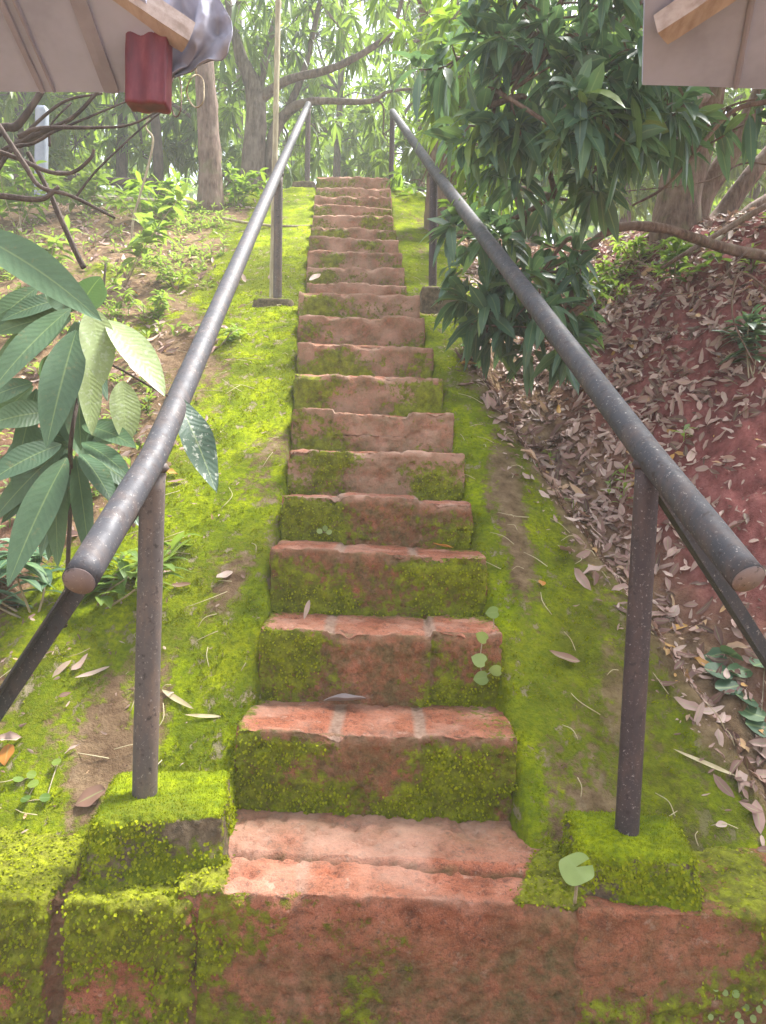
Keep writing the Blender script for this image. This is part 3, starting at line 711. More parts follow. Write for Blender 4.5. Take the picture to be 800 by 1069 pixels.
# trunk beside the right handrail
b = gp(468, 262, 7.6)
make_tree('mango_tree', b, 'thick upright grey trunk just right of the stair top with pale yellow-green leaves above', 'tree', [
    (np.vstack([b - [0, 0, .1], branch_pts([(468, 190), (474, 110), (486, 40), (500, -60)], 7.6)]), [.25, .21, .19, .18, .16]),
    (branch_pts([(478, 90), (450, 30), (430, -40)], [7.6, 7.4, 7.2]), [.08, .06, .03]),
    (branch_pts([(482, 60), (520, 20), (560, -40)], [7.6, 7.2, 6.8]), [.08, .06, .03])],
    [(at(505, 25, 5.6), .33, 11), (at(492, 78, 5.6), .28, 9), (at(476, 112, 5.7), .22, 7), (at(505, 160, 5.2), .20, 8), (at(505, 40, 6.6), .5, 12), (at(470, 20, 6.8), .5, 10), (at(520, 85, 6.8), .45, 9), (at(468, 130, 8.6), .4, 7), (at(500, 150, 6.9), .35, 7), (at(440, -20, 7.0), .6, 12), (at(440, 190, 8.9), .4, 8), (at(500, 205, 6.9), .35, 6)], BARKR, LF_LITE, .26, .22)

# multi-stemmed tree on the right slope, its dark leaves hanging over the rail
b = gp(704, 255, 5.9)
make_tree('mango_tree', b, 'many-stemmed mango tree on the red right bank with dark leaves drooping over the handrail', 'tree', [
    (np.vstack([b - [0, 0, .15], branch_pts([(710, 200), (728, 140), (738, 80), (745, -30)], [5.9, 5.9, 5.8, 5.7])]), [.20, .165, .15, .14, .11]),
    (np.vstack([gp(722, 250, 6.0) - [0, 0, .1], branch_pts([(735, 205), (768, 150), (795, 95), (830, 20)], 6.0)]), [.10, .09, .08, .07, .05]),
    (np.vstack([gp(735, 250, 6.0) - [0, 0, .1], branch_pts([(752, 228), (790, 175), (850, 110)], 6.1)]), [.085, .08, .07, .05]),
    (np.vstack([gp(748, 250, 5.7) - [0, 0, .1], branch_pts([(770, 232), (810, 205), (870, 175)], 5.7)]), [.06, .06, .055, .05]),
    (branch_pts([(830, 272), (770, 262), (735, 252), (690, 238), (645, 238), (615, 258), (600, 295), (592, 335)], [4.6, 4.6, 4.55, 4.5, 4.45, 4.4, 4.35, 4.3]), [.035, .034, .032, .03, .026, .022, .018, .012]),
    (branch_pts([(735, 60), (690, 20), (640, -30)], [5.7, 4.8, 4.2]), [.06, .05, .04]),
    (branch_pts([(735, 100), (700, 118), (668, 130), (640, 150)], [5.6, 5.0, 4.6, 4.3]), [.05, .03, .02, .012]),
    (branch_pts([(690, 20), (620, 30), (560, 60), (510, 110)], [4.8, 4.2, 3.9, 3.8]), [.04, .03, .02, .012]),
    (branch_pts([(800, 215), (765, 235), (720, 262), (690, 280)], [4.9, 4.9, 4.8, 4.8]), [.02, .02, .015, .01]),
    (branch_pts([(860, 150), (790, 128), (740, 150), (690, 165)], 4.7), [.010, .008, .006, .003]),
    (branch_pts([(850, 95), (770, 108), (715, 140), (680, 185)], 4.8), [.009, .007, .005, .003]),
    (branch_pts([(840, 180), (780, 170), (735, 190), (650, 200)], 4.9), [.009, .007, .005, .003]),
    (branch_pts([(820, 320), (775, 285), (765, 330), (790, 385)], 4.0), [.008, .006, .005, .003]),
    (branch_pts([(780, 262), (740, 300), (690, 310)], 4.5), [.007, .005, .003]),
    (branch_pts([(645, 238), (612, 215), (575, 205)], [4.45, 4.4, 4.3]), [.016, .012, .008]),
    (branch_pts([(805, 105), (760, 120), (700, 190), (660, 215)], [4.2, 4.2, 4.3, 4.4]), [.016, .012, .009, .006])],
    [(at(580, 20, 3.7), .42, 8), (at(640, 10, 3.7), .42, 7), (at(535, 95, 3.75), .34, 7), (at(575, 130, 3.6), .30, 6), (at(620, 120, 3.6), .30, 6), (at(600, 70, 3.7), .32, 6), (at(550, 45, 3.8), .30, 6), (at(705, 70, 4.4), .3, 6), (at(690, 112, 4.2), .26, 6), (at(760, 112, 4.6), .24, 4), (at(668, 128, 3.8), .24, 5), (at(510, 140, 3.9), .2, 4), (at(480, 60, 4.2), .25, 5), (at(625, 175, 4.0), .2, 4),
     (at(700, 130, 4.2), .22, 5), (at(540, 10, 3.8), .32, 8), (at(545, 165, 3.9), .22, 5), (at(640, 60, 3.7), .28, 8),
     *[(np.array([cx_, cy_, cz_ + E]), 0.6, 24) for cx_, cy_, cz_ in [(1.9, 3.2, 2.9), (2.2, 4.2, 3.1), (2.6, 3.2, 2.9), (1.7, 4.6, 3.6), (2.4, 5.2, 3.9), (3.1, 4.4, 3.4), (3.0, 5.6, 3.9), (1.5, 5.6, 4.2), (2.1, 2.5, 2.8), (1.9, 3.8, 3.2), (2.6, 3.8, 3.4), (1.6, 2.8, 2.8), (2.8, 4.9, 4.0)]],  # unseen crown clumps above the frame, added to shade the right bank
     (at(550, 240, 4.5), .30, 8), (at(520, 285, 4.4), .28, 8), (at(565, 285, 4.4), .30, 8), (at(520, 340, 4.3), .26, 8), (at(565, 345, 4.3), .28, 7), (at(500, 320, 4.4), .18, 6), (at(590, 330, 4.4), .2, 6), (at(490, 245, 4.7), .18, 4)],
    BARKR, LF_DARK, .225, .30, (8, 13), None, .7, 4)

# other trees of the grove behind the crest: (trunk column, distance, lean, clumps, kind)
GR = 'trees of the grove beyond the hilltop'
def grove(px, Y, rad, top, cl, label, leafm, bark=BARK, L=.28, nl=(9, 13), lean=0):
    b = gp(px, 205, Y); limbs = [(np.vstack([b - [0, 0, .2], branch_pts([(px + lean * .3, 150), (px + lean * .6, 80), (px + lean, top)], Y)]), [rad * .6, rad * .5, rad * .42, rad * .3])]
    for (a, c, y, r, n) in cl[::2]:
        limbs.append((np.array([at(px + lean * .5, 95, Y), (at(px + lean * .6, 80, Y) + at(a, c, y)) / 2 + rng.normal(0, .12, 3), at(a, c, y)]), [rad * .25, rad * .15, .015]))
    make_tree('mango_tree', b, label, 'tree', limbs, [(at(a, c, y), r, int(n * 3.4)) for a, c, y, r, n in cl], bark, leafm, L, .26, nl, GR)
grove(128, 11.5, .16, -80, [(100, 20, 11, .9, 14), (150, 40, 11.2, .9, 14), (60, 60, 11.5, .9, 14), (120, 110, 11.6, .7, 11), (80, 150, 11.6, .7, 11), (180, 110, 11.8, .7, 10), (150, 165, 11.7, .5, 8)], 'dark double trunk in the grove under the left eave, bushy light leaves around it', LF_LITE, BARKD)
grove(172, 11.0, .14, -80, [(190, -10, 11, .8, 12), (205, 140, 11.8, .5, 8), (235, 170, 11.6, .5, 8), (240, 60, 12, .8, 12)], 'dark curving trunk in the grove between the left eave and the straight reddish tree', LF_MID, BARKD, lean=-25)
grove(20, 10.5, .12, -60, [(0, 20, 10.3, .9, 14), (40, 100, 10.6, .7, 11), (-40, 90, 10, .8, 12), (15, 165, 10.8, .6, 9), (50, 180, 10.9, .5, 8)], 'pale-leaved tree at the left end of the grove', LF_LITE)
grove(350, 15.0, .14, -60, [(330, 40, 14.8, 1.2, 16), (380, 0, 15, 1.3, 18), (345, 140, 15.2, .9, 13), (385, 170, 15.5, .8, 11), (300, 110, 15.2, 1.0, 14), (390, 100, 15.4, .8, 10)], 'slender hazy tree straight behind the stair top', LF_LITE, lean=10)
grove(440, 14.0, .16, -60, [(440, 20, 14, 1.2, 16), (470, 70, 14.2, 1.0, 14), (425, 160, 14.5, .8, 12), (460, 190, 13.5, .8, 12), (500, 150, 14, .9, 12), (480, -20, 14, 1.2, 14)], 'hazy tree behind the stair top, right of its gap of sky', LF_MID)
grove(560, 12.0, .18, -60, [(540, 20, 12, 1.0, 14), (600, 60, 11.5, .9, 14), (550, 110, 12, .9, 12), (620, 150, 12, .8, 12), (530, 180, 11, .7, 11), (580, 195, 11.2, .6, 10), (650, 190, 11, .6, 9)], 'bright leafy tree hidden behind the dark drooping leaves', LF_LITE)
grove(655, 11.0, .15, -60, [(650, 100, 10.5, .8, 12), (690, 60, 10.8, .8, 12), (690, 160, 11, .7, 10), (630, 30, 11, .9, 12)], 'slim trunk in the grove left of the many-stemmed tree', LF_MID, BARKR)
grove(790, 12.0, .16, -60, [(760, 130, 11.5, .9, 13), (800, 60, 11.6, 1.0, 14), (740, 180, 12, .7, 10), (800, 185, 11, .8, 12), (850, 120, 11, .9, 12), (720, 20, 11.5, .9, 12)], 'bright sunlit tree behind the many-stemmed tree under the right eave', LF_LITE)
grove(250, 17.0, .16, -80, [(240, 60, 17, 1.5, 18), (200, 120, 17, 1.2, 15), (290, 150, 17.5, 1.2, 14), (270, 10, 17, 1.4, 16), (320, 90, 18, 1.2, 14)], 'distant pale tree seen through the forked tree', LF_LITE)
grove(60, 16.0, .18, -80, [(40, 80, 16, 1.5, 18), (100, 130, 16.5, 1.2, 14), (0, 160, 16, 1.2, 14), (150, 90, 17, 1.4, 16), (90, 40, 16, 1.3, 14)], 'distant pale tree behind the left terrace', LF_LITE)
grove(520, 18.0, .2, -80, [(520, 100, 18, 1.6, 18), (580, 150, 18, 1.4, 16), (470, 140, 18.5, 1.4, 15), (600, 60, 18, 1.5, 16), (420, 90, 19, 1.1, 9)], 'distant pale tree right of the thick upright trunk', LF_LITE)
grove(720, 17.0, .2, -80, [(700, 120, 17, 1.6, 18), (770, 150, 17, 1.5, 16), (660, 160, 17, 1.3, 14), (740, 60, 17, 1.5, 16)], 'distant pale tree behind the right bank', LF_LITE)

# far wood closing the view
mb = MB(); n = 5200
ang = rng.uniform(-.85, .85, n); rad = rng.uniform(24, 34, n); C = np.stack([np.sin(ang) * rad, np.cos(ang) * rad, rng.uniform(0, 1, n) ** 1.2 * 9 + 5.0 + E - 1.5], 1)
q = fbm(C * [1, 1, 1.2], .35, 3, 71); keep = (q > -.42 + .05 * np.maximum(0, C[:, 2] - 7)); C = C[keep]
whorls(mb, C, rng.normal(0, 1, C.shape) + [0, 0, .3], (9, 13), .75, .36, .7, seg=2)
o = mb.build('far_woods', LF_LITE, None, np.array([0, 28, 4.0])); tag(o, 'pale far wood fading into mist beyond the hilltop grove', 'wood', kind='stuff')

# ------------------------------------------------------------------ left: mango sapling with large leaves
b = on_ground(70, 520); b = np.array([at(70, 500, 2.75)[0], 2.75, g1(at(70, 500, 2.75)[0], 2.75)])
th = thing('mango_sapling', b, 'young mango sapling with long ribbed dark green leaves left of the left handrail', 'sapling')
mb = MB(); c1 = at(86, 335, 2.35); c2 = at(74, 462, 2.35)
tube(mb, catmull([b - [0, 0, .05], at(74, 520, 2.6), c2, at(84, 400, 2.4), c1], 8), [.009, .008, .007, .006, .005], 8, .1)
tube(mb, catmull([at(92, 370, 2.38), at(125, 385, 2.35), at(165, 408, 2.3), at(186, 418, 2.28)], 6), [.005, .004, .003], 6)
mb.build('stem', BARKD, th)
def big(name, mat, rows, wave=.014):
    """each row: base pixel, tip pixel, width in pixels, distance of base and tip"""
    m = MB()
    for (ax_, ay, bx, by, w, y0, y1, tilt) in rows:
        a = at(ax_, ay, y0); e = at(bx, by, y1); D = e - a; l = np.linalg.norm(D)
        view = -unit((a + e) / 2 - [0, 0, E]); up = unit(view + np.array([tilt, 0, .55]))
        leaves(m, a, D + [0, 0, .12 * l], up, l * 1.04, w / FPX * (y0 + y1) / 2 * .98, .3, .22, 18, .9, wave)
    return m.build(name, mat, th)
big('leaves', LF_BIG, [(-40, 238, 100, 320, 44, 2.35, 2.25, -.2), (68, 312, 4, 330, 22, 2.45, 2.35, -.3), (74, 322, -8, 402, 34, 2.35, 2.15, -.4), (80, 345, 52, 448, 42, 2.32, 2.15, -.2),
                       (58, 430, -16, 440, 32, 2.4, 2.25, 0), (64, 464, -10, 498, 33, 2.36, 2.2, -.3), (70, 478, 14, 592, 38, 2.34, 2.1, -.2), (86, 444, 142, 462, 26, 2.36, 2.25, .2), (86, 462, 136, 494, 24, 2.36, 2.2, .3),
                       (84, 474, 118, 520, 26, 2.36, 2.2, .3), (80, 372, 84, 455, 30, 2.45, 2.4, .1), (60, 455, 8, 470, 30, 2.5, 2.45, -.2), (40, 300, -15, 345, 26, 2.5, 2.4, -.2), (60, 500, 20, 540, 26, 2.5, 2.4, -.3),
                       (92, 490, 150, 545, 26, 2.45, 2.35, .3), (56, 478, 60, 575, 24, 2.5, 2.42, 0)])
rw = []
for cx_, cy_ in ((80, 330), (72, 464), (40, 400), (78, 470)):
    for i in range(11):
        a_ = rng.uniform(0, 6.28); l_ = rng.uniform(60, 115); y_ = rng.uniform(2.42, 2.65)
        rw.append((cx_ + 6 * math.cos(a_), cy_ + 6 * math.sin(a_), cx_ + l_ * math.cos(a_) * .85, cy_ + l_ * math.sin(a_) * .8 + 28, l_ * rng.uniform(.22, .30), y_, y_ - .1, rng.uniform(-.5, .5)))
big('inner_leaves', LF_BIG, [q_ for q_ in rw if q_[2] < 150], .05)
big('pale_leaf', LF_PALE, [(97, 322, 106, 390, 36, 2.30, 2.22, .1)]); big('pale_leaf', LF_PALE, [(112, 334, 168, 402, 38, 2.32, 2.2, .4)])
big('pale_leaf', LF_PALE, [(92, 372, 96, 442, 24, 2.36, 2.26, 0)]); big('pale_leaf', LF_PALE, [(128, 398, 132, 455, 32, 2.36, 2.3, .2)])
big('spotted_leaf', LF_SPOT, [(184, 414, 222, 500, 36, 2.28, 2.22, .3)], .06)

# bright low plants below the sapling and along the left edge of the moss
def leafy_plant(name, base, label, cat, n, h, L, W, mat, group=None, spread=.16, stem=TWIG):
    base = np.array(base, float); th = thing(name, base, label, cat, group); mb = MB(); lf = MB()
    for i in range(n):
        tip = base + [rng.normal(0, spread), rng.normal(0, spread * .7), h * rng.uniform(.55, 1.1)]
        c = catmull([base + rng.normal(0, .015, 3) * [1, 1, 0] - [0, 0, .03], (base + tip) / 2 + rng.normal(0, .03, 3), tip], 5); tube(mb, c, [.005, .0025], 6)
        k = np.arange(4, len(c)); P = np.repeat(c[k], 2, 0); a = rng.uniform(0, 6.28, len(P))
        leaves(lf, P, np.stack([np.cos(a), np.sin(a), rng.uniform(-.1, .5, len(P))], 1), [0, 0, 1], rng.uniform(.7, 1.1, len(P)) * L, rng.uniform(.9, 1.1, len(P)) * L * W, .6, .2, 4, .85)
        whorls(lf, tip[None], [0, 0, 1.], (4, 6), L, W, .6, (35, 75), 4)
    mb.build('stem', stem, th); lf.build('foliage', mat, th); return th
SAP = 'young leafy plants left of the steps'
for (px, py, lab, n, h, L, mt) in [
    (100, 635, 'low bright green broad-leaved plant behind the lower end of the left handrail', 5, .22, .17, LF_SPR),
    (30, 640, 'low dark broad-leaved plant under the sapling at the left edge', 4, .24, .18, LF_RND),
    (128, 300, 'thin tall plant with bright lance leaves above the sapling', 3, .72, .22, LF_SPR),
    (60, 290, 'sparse yellow-green plant left of the thin tall plant', 3, .35, .2, LF_SPR),
    (155, 330, 'small bushy seedling on the bare earth behind the sapling', 6, .18, .10, LF_SPR),
    (225, 362, 'small seedling with narrow leaves at the mossy edge beside the left handrail', 6, .14, .09, LF_SPR),
    (185, 300, 'pale weedy tuft below the straight reddish tree', 6, .2, .10, LF_SPR),
    (150, 235, 'leafy bush at the foot of the dark curving trunk', 7, .5, .2, LF_LITE),
    (20, 240, 'yellow-green bush at the left edge of the terrace', 7, .55, .22, LF_LITE),
    (90, 225, 'green bush on the terrace beside the dark double trunk', 7, .5, .2, LF_SPR),
    (246, 215, 'small bush between the straight reddish tree and the left rail', 5, .35, .17, LF_LITE)]:
    leafy_plant('leafy_plant', on_ground(px, py), lab, 'plant', n, h, L, .28, mt, SAP, .12 + h * .18)
for (px, py, lab, n, h, L, mt) in [
    (612, 330, 'small green shoot among the dry leaves below the arching branch', 4, .3, .12, LF_MID),
    (705, 300, 'drooping sprig on the litter below the many-stemmed tree', 4, .34, .15, LF_MID),
    (665, 275, 'low weeds on the bank left of the drooping sprig', 7, .18, .1, LF_SPR),
    (640, 300, 'pale weeds between the green shoot and the drooping sprig', 7, .15, .09, LF_SPR),
    (785, 395, 'dark leafy sprig at the right edge of the red bank', 4, .42, .17, LF_DARK),
    (695, 225, 'bright undergrowth bush behind the many-stemmed tree', 7, .55, .2, LF_LITE),
    (770, 225, 'bright undergrowth bush at the right end of the crest', 7, .5, .2, LF_LITE),
    (610, 235, 'bright undergrowth bush behind the arching branch', 7, .5, .2, LF_LITE)]:
    leafy_plant('leafy_plant', on_ground(px, py), lab, 'plant', n, h, L, .3, mt, 'weeds and shoots on the right bank', .1 + h * .18)

def undergrowth(x, y, label, L, mat, h):
    lf = MB(); n = len(x); C = np.stack([x, y, ground_z(x, y)], 1); k = rng.uniform(.4, 1, n)
    whorls(lf, C + np.stack([0 * x, 0 * x, h * k], 1), [0, 0, 1.], (4, 8), L, .3, .5, (35, 85), 3); whorls(lf, C + np.stack([0 * x, 0 * x, h * k * .45], 1), [0, 0, 1.], (3, 6), L * .9, .32, .5, (45, 90), 3)
    for c, q in zip(C, k): tube(lf, [c - [0, 0, .02], c + [.004, 0, h * q * .5], c + [0, 0, h * q]], .0025, 4, cap=False)
    o = lf.build('undergrowth', mat, None, C.mean(0)); tag(o, label, 'undergrowth', kind='stuff')
x = rng.uniform(-4.2, -.8, 1700); y = rng.uniform(3.2, 8.6, 1700); d_ = np.interp(y, YK, XL) - x
k = (d_ > .75) & (fbm(np.stack([x, y, 0 * x], 1), 1.7, 3, 55) + rng.uniform(-.25, .25, len(x)) > .0); undergrowth(x[k], y[k], 'yellow-green seedlings and weeds covering the upper left slope', .07, LF_SPR, .10)
x = rng.uniform(.7, 4.2, 900); y = rng.uniform(3.8, 7, 900)
k = (x > np.interp(y, [3.4, 4.56, 5.5, 9], [.9, .6, .75, .7])) & (fbm(np.stack([x, y, 0 * x], 1), 1.5, 3, 57) + rng.uniform(-.2, .2, len(x)) > .12); undergrowth(x[k], y[k], 'sparse pale weeds among the dry leaves of the right bank', .075, LF_SPR, .10)

# leafless shrub reaching in from the left
ox, oy = 0, 0
def z1(l): return [(a / 3.077, c / 3.077) for a, c in l]
b = np.array([at(-60, 250, 3.1)[0], 3.1, g1(at(-60, 250, 3.1)[0], 3.1)])
th = thing('bare_shrub', b, 'leafless shrub with wiry dark branches under the left eave', 'shrub'); mb = MB()
for pts, Yv, r in [([(-190, 760), (-120, 560), (0, 420), (60, 400), (150, 270)], 3.0, (.022, .020, .017, .015, .011)), ([(-60, 510), (0, 490), (120, 430), (230, 380), (320, 290)], 3.0, (.014, .011, .006)), ([(60, 470), (180, 420), (420, 320)], 3.05, (.009, .006, .003)),
    ([(60, 440), (130, 412), (300, 410), (420, 400), (540, 340)], 2.9, (.010, .006, .003)), ([(-60, 330), (0, 410), (80, 530), (130, 600), (230, 630), (370, 700)], 2.8, (.012, .010, .008, .005)), ([(-60, 470), (60, 510), (150, 550), (230, 555), (290, 510), (303, 480)], 2.85, (.010, .008, .005)),
    ([(-80, 640), (0, 630), (130, 640), (190, 600)], 2.8, (.012, .011, .007)), ([(90, 490), (160, 620), (190, 690), (240, 800), (270, 860)], 3.1, (.009, .011, .012)), ([(-50, 560), (60, 450), (200, 330), (330, 300)], 3.15, (.008, .005)), ([(160, 470), (165, 400), (230, 330)], 3.0, (.005, .003)),
    ([(-40, 600), (40, 480), (110, 460), (210, 400)], 2.95, (.010, .007, .004)), ([(240, 640), (300, 560), (380, 480), (480, 390), (560, 330)], 3.4, (.006, .005, .004, .003))]:
    tube(mb, catmull(branch_pts(z1(pts), Yv), 7), r, 7, .15, True, 30)
mb.build('branches', BARKD, th)
b = on_ground(137, 262, 3)
mb = MB(); tube(mb, catmull(np.vstack([b - [0, 0, .05], branch_pts(z1([(430, 700), (470, 560), (492, 450), (470, 400), (520, 300)]), b[1])]), 7), [.012, .010, .009, .006], 7, .15, True, 30)
o = mb.build('dry_sapling', TWIG, None, b); tag(o, 'single pale leafless stem standing right of the leafless shrub', 'stem')
b = on_ground(108, 318, 2.5); mb = MB(); tube(mb, catmull([b - [0, 0, .05], b + [.0, 0, .12], b + [.012, 0, .30]], 5), [.009, .011, .007], 8, .2); o = mb.build('stump_stick', BARKD, None, b); tag(o, 'short dark broken stick upright in the soil behind the sapling', 'stick')

# horizontal poles along the terrace edges, ropes, grey pole, pale post
def pole(a, b, r, mat, label, name='fence_pole', group=None):
    a = np.array(a); b = np.array(b); mb = MB(); p = straight(a, b, 24); p += np.stack([0 * p[:, 0], 0 * p[:, 0], np.sin(np.linspace(0, 3.1, 24)) * -.03], 1)
    tube(mb, p, r, 8, .12, True, 15); o = mb.build(name, mat, None, (a + b) / 2); tag(o, label, 'pole', group)
GP = 'poles laid along the terrace edge'
pole(at(90, 206, 8.6), at(318, 212, 8.6), .035, BAMB, 'long pale pole lying level along the left terrace edge behind the tree', group=GP)
pole(at(418, 213, 8.7), at(560, 222, 8.4), .03, BAMB, 'pale pole lying level right of the stair top', group=GP)
pole(at(60, 182, 9.2), at(160, 190, 9.2), .05, BARKD, 'dark log laid behind the left terrace bushes', group=GP)
pole(at(232, 228, 7.4), at(326, 236, 7.5), .014, TWIG, 'thin dry stick across the moss beside the middle left post', 'dry_stick', 'sticks on the moss')
pole(at(416, 251, 7.3), at(462, 250, 7.3), .014, BARKD, 'thin dark stick across the moss right of the stair', 'dry_stick', 'sticks on the moss')
pole(at(720, 262, 5.3), at(880, 198, 5.6), .055, BAMB, 'smooth pale grey pole leaning against the many-stemmed tree', 'leaning_pole')
b = gp(43, 200, 8.5); mb = MB(); P_, F_, N_ = rough_box(b - [.055, .055, .2], np.array([b[0] + .055, b[1] + .055, at(43, 112, 8.5)[2]]), .05, r=.006)
o = mk('pale_post', P_, F_, m_plain('pale_blue_paint', [(.3, (.20, .23, .29)), (.7, (.30, .33, .38))], 8, .6, .3), None, b); tag(o, 'square pale blue-grey post among the bushes at the left edge', 'post')
for cx, cy, rx_, ry_, lab in [(205, 95, 9, 17, 'wide loop of dry vine hanging beside the crumpled flashing'), (184, 100, 6, 22, 'narrow loop of reddish vine hanging below the crumpled flashing')]:
    a = np.linspace(0, 6.283, 33); P_ = np.array([at(cx + rx_ * math.sin(t) * (1 + .1 * math.sin(3 * t)), cy - ry_ * math.cos(t), 1.75 + .02 * math.sin(2 * t)) for t in a])
    mb = MB(); tube(mb, P_, .0016, 6, .2); tube(mb, catmull([at(cx, cy - ry_, 1.75), at(cx - 2, cy - ry_ - 22, 1.74), at(cx - 4, cy - ry_ - 45, 1.73)], 5), .0025, 6)
    o = mb.build('hanging_vine', TWIG, None, at(cx, cy, 1.75)) if rx_ > 7 else mb.build('hanging_vine', BARKR, None, at(cx, cy, 1.75)); tag(o, lab, 'vine', 'vine loops below the left eave')

# ------------------------------------------------------------------ litter, straw, moss
def scatter(n, xr, yr, cond):
    x = rng.uniform(*xr, n); y = rng.uniform(*yr, n); k = cond(x, y); return x[k], y[k]
XB = lambda y: np.interp(y, [1.8, 2.4, 3.4, 4.56, 5.5, 9], [1.38, 1.2, .87, .52, .70, .6])
XLf = lambda y: np.interp(y, YK, XL)
XRf = lambda y: np.interp(y, YK, XR)
def litter(x, y, name, label, L=(.04, .115), lift=.012):
    n = len(x); N = unit(gnormal(x, y) + rng.normal(0, .27, (n, 3))); a = unit(np.cross(N, rng.normal(0, 1, (n, 3)))); l = rng.uniform(*L, n)
    P = np.stack([x, y, ground_z(x, y) + rng.uniform(.002, lift, n)], 1) - a * l[:, None] / 2 + N * .006
    mb = MB(); wd = l * rng.uniform(.22, .44, n); gi = np.arange(n) % 5
    for j_ in range(5):
        k_ = gi == j_; leaves(mb, P[k_], a[k_], N[k_], l[k_], wd[k_], rng.uniform(-.7, .45, k_.sum()), (.1, .35, .7, -.4, 1.0)[j_], 5, (.85, .8, .9, .75, .95)[j_], (.06, .14, .2, .1, .16)[j_])
    o = mb.build(name, LITTER, None, np.array([x.mean(), y.mean(), float(np.mean(P[:, 2]))])); tag(o, label, 'leaf litter', kind='stuff')
x, y = scatter(32000, (.4, 5), (2.0, 8.5), lambda x, y: (x > XB(y) - .05 + rng.normal(0, .07, len(x))) & (fbm(np.stack([x, y, 0 * x], 1), 1.6, 3, 88) + rng.uniform(-.5, .5, len(x)) > -.42 + .55 * np.exp(-((x - 1.8) / .4) ** 2 - ((y - 3.5) / .5) ** 2)))
litter(x, y, 'leaf_litter', 'dry brown and pinkish fallen leaves covering the gully and the red right bank')
x, y = scatter(5500, (-5, -.9), (2.3, 9), lambda x, y: (XLf(y) - x > .68 + .25 * rng.normal(size=len(x))) & (fbm(np.stack([x, y, 0 * x], 1), 1.3, 3, 99) + rng.uniform(-.4, .4, len(x)) > .0))
k = (y > 3.1) | (rng.uniform(0, 1, len(x)) < .22); x, y = x[k], y[k]
litter(x, y, 'leaf_litter', 'dry fallen leaves on the soil under the plants left of the steps')

x, y = scatter(30000, (-3.2, 4), (1.95, 7.5), lambda x, y: ((x > XB(y) - .16 + rng.normal(0, .06, len(x))) | ((XLf(y) - x > .5 + .4 * rng.normal(size=len(x))) & (rng.uniform(0, 1, len(x)) < .4))) & (rng.uniform(0, 1, len(x)) < np.interp(y, [2, 4, 7], [1, .6, .3])))
litter(x, y, 'leaf_debris', 'crumbs of broken dry leaf and bark over the soil', (.008, .035), .006)

# fallen twigs and straw strewn on the moss
x, y = scatter(800, (-1.7, 1.4), (1.9, 6.5), lambda x, y: ((x < XLf(y) - .03) | ((x > XRf(y) + .03) & (x < XB(y)))) & (rng.uniform(0, 1, len(x)) < np.interp(y, [1.9, 3, 6], [1, .55, .25])))
n = len(x); N = gnormal(x, y); a = unit(np.cross(N, rng.normal(0, 1, (n, 3)) + [0, 1.2, 0])); l = rng.uniform(.02, .17, n); mb = MB()
for i in range(n):
    p = np.array([x[i], y[i], ground_z(x[i:i + 1], y[i:i + 1])[0] + .006]); s = np.cross(a[i], N[i])
    tube(mb, catmull([p, p + a[i] * l[i] * .5 + s * rng.normal(0, .12) * l[i] + N[i] * .008, p + a[i] * l[i]], 4), [.0018, .0012], 5)
o = mb.build('dry_straw', STRAW, None, np.array([0, 3.0, 1.0])); tag(o, 'bits of dry straw and twigs strewn over the moss', 'straw', kind='stuff')

# moss pile on the banks
def fuzz(x, y, hgt, z=None, N=None):
    n = len(x); P = np.stack([x, y, ground_z(x, y) if z is None else z], 1); N = gnormal(x, y) if N is None else N
    d = unit(N + rng.normal(0, .55, (n, 3))); s = unit(np.cross(d, rng.normal(0, 1, (n, 3)))); h = rng.uniform(.5, 1.2, n) * hgt
    w = h * rng.uniform(.22, .4, n)
    V = np.stack([P - s * w[:, None] - N * .002, P + s * w[:, None] - N * .002, P + d * h[:, None]], 1).reshape(-1, 3)
    return V, np.arange(3 * n).reshape(-1, 3)
x = rng.uniform(-1.9, 1.45, 420000); y = 1.9 + rng.beta(1, 2.2, 420000) * 6.5
m, _ = moss_red(x, y); xl_, xr_ = XLf(y), XRf(y)
k = (m + fbm(np.stack([x, y, 0 * x], 1), 24, 3, 7) * .8 > .78) & ((x < xl_ + .045) | (x > xr_ - .045)) & (rng.uniform(0, 1, len(x)) < np.where(x > xr_ - .1, .42, .62))
wl = worley(np.stack([x[k], y[k], 0 * x[k]], 1), 26, 61); V, F = fuzz(x[k], y[k], .017 * np.clip(1.05 - wl, .25, 1))
mb = MB(); mb.add(V, F)
for (P_, N_, ms) in (fa, fb):
    c = np.nonzero((ms > .5) & (N_[:, 2] > .3))[0]; c = rng.choice(c, 7000); p = P_[c] + rng.normal(0, .004, (len(c), 3)); V, F = fuzz(p[:, 0], p[:, 1], .0055, P_[c][:, 2], N_[c]); mb.add(V, F)
o = mb.build('moss', MOSS, None, np.array([0, 3.0, 1.0])); tag(o, 'bright yellow-green moss carpeting both banks beside the steps', 'moss', kind='stuff')

# leafy liverwort-like flakes on the wall, risers and footings
P_ = np.concatenate(flakeP); N_ = np.concatenate(flakeN); n = len(P_); P_ = P_ + rng.normal(0, .008, (n, 3)) * (1 - np.abs(N_)) + N_ * .002
d = unit(N_ * .55 + np.array([0, 0, -.55]) + rng.normal(0, .45, (n, 3))); l = rng.uniform(.0035, .0115, n)
mb = MB(); leaves(mb, P_, d, N_ + rng.normal(0, .3, (n, 3)) + [0, 0, .4], l, l * 1.1, .3, .35, 2, .55)
o = mb.build('wall_moss', MOSSD, None, np.array([0, 1.85, .3])); tag(o, 'scaly yellow-green moss flakes on the wall, risers and footing blocks', 'moss', kind='stuff')

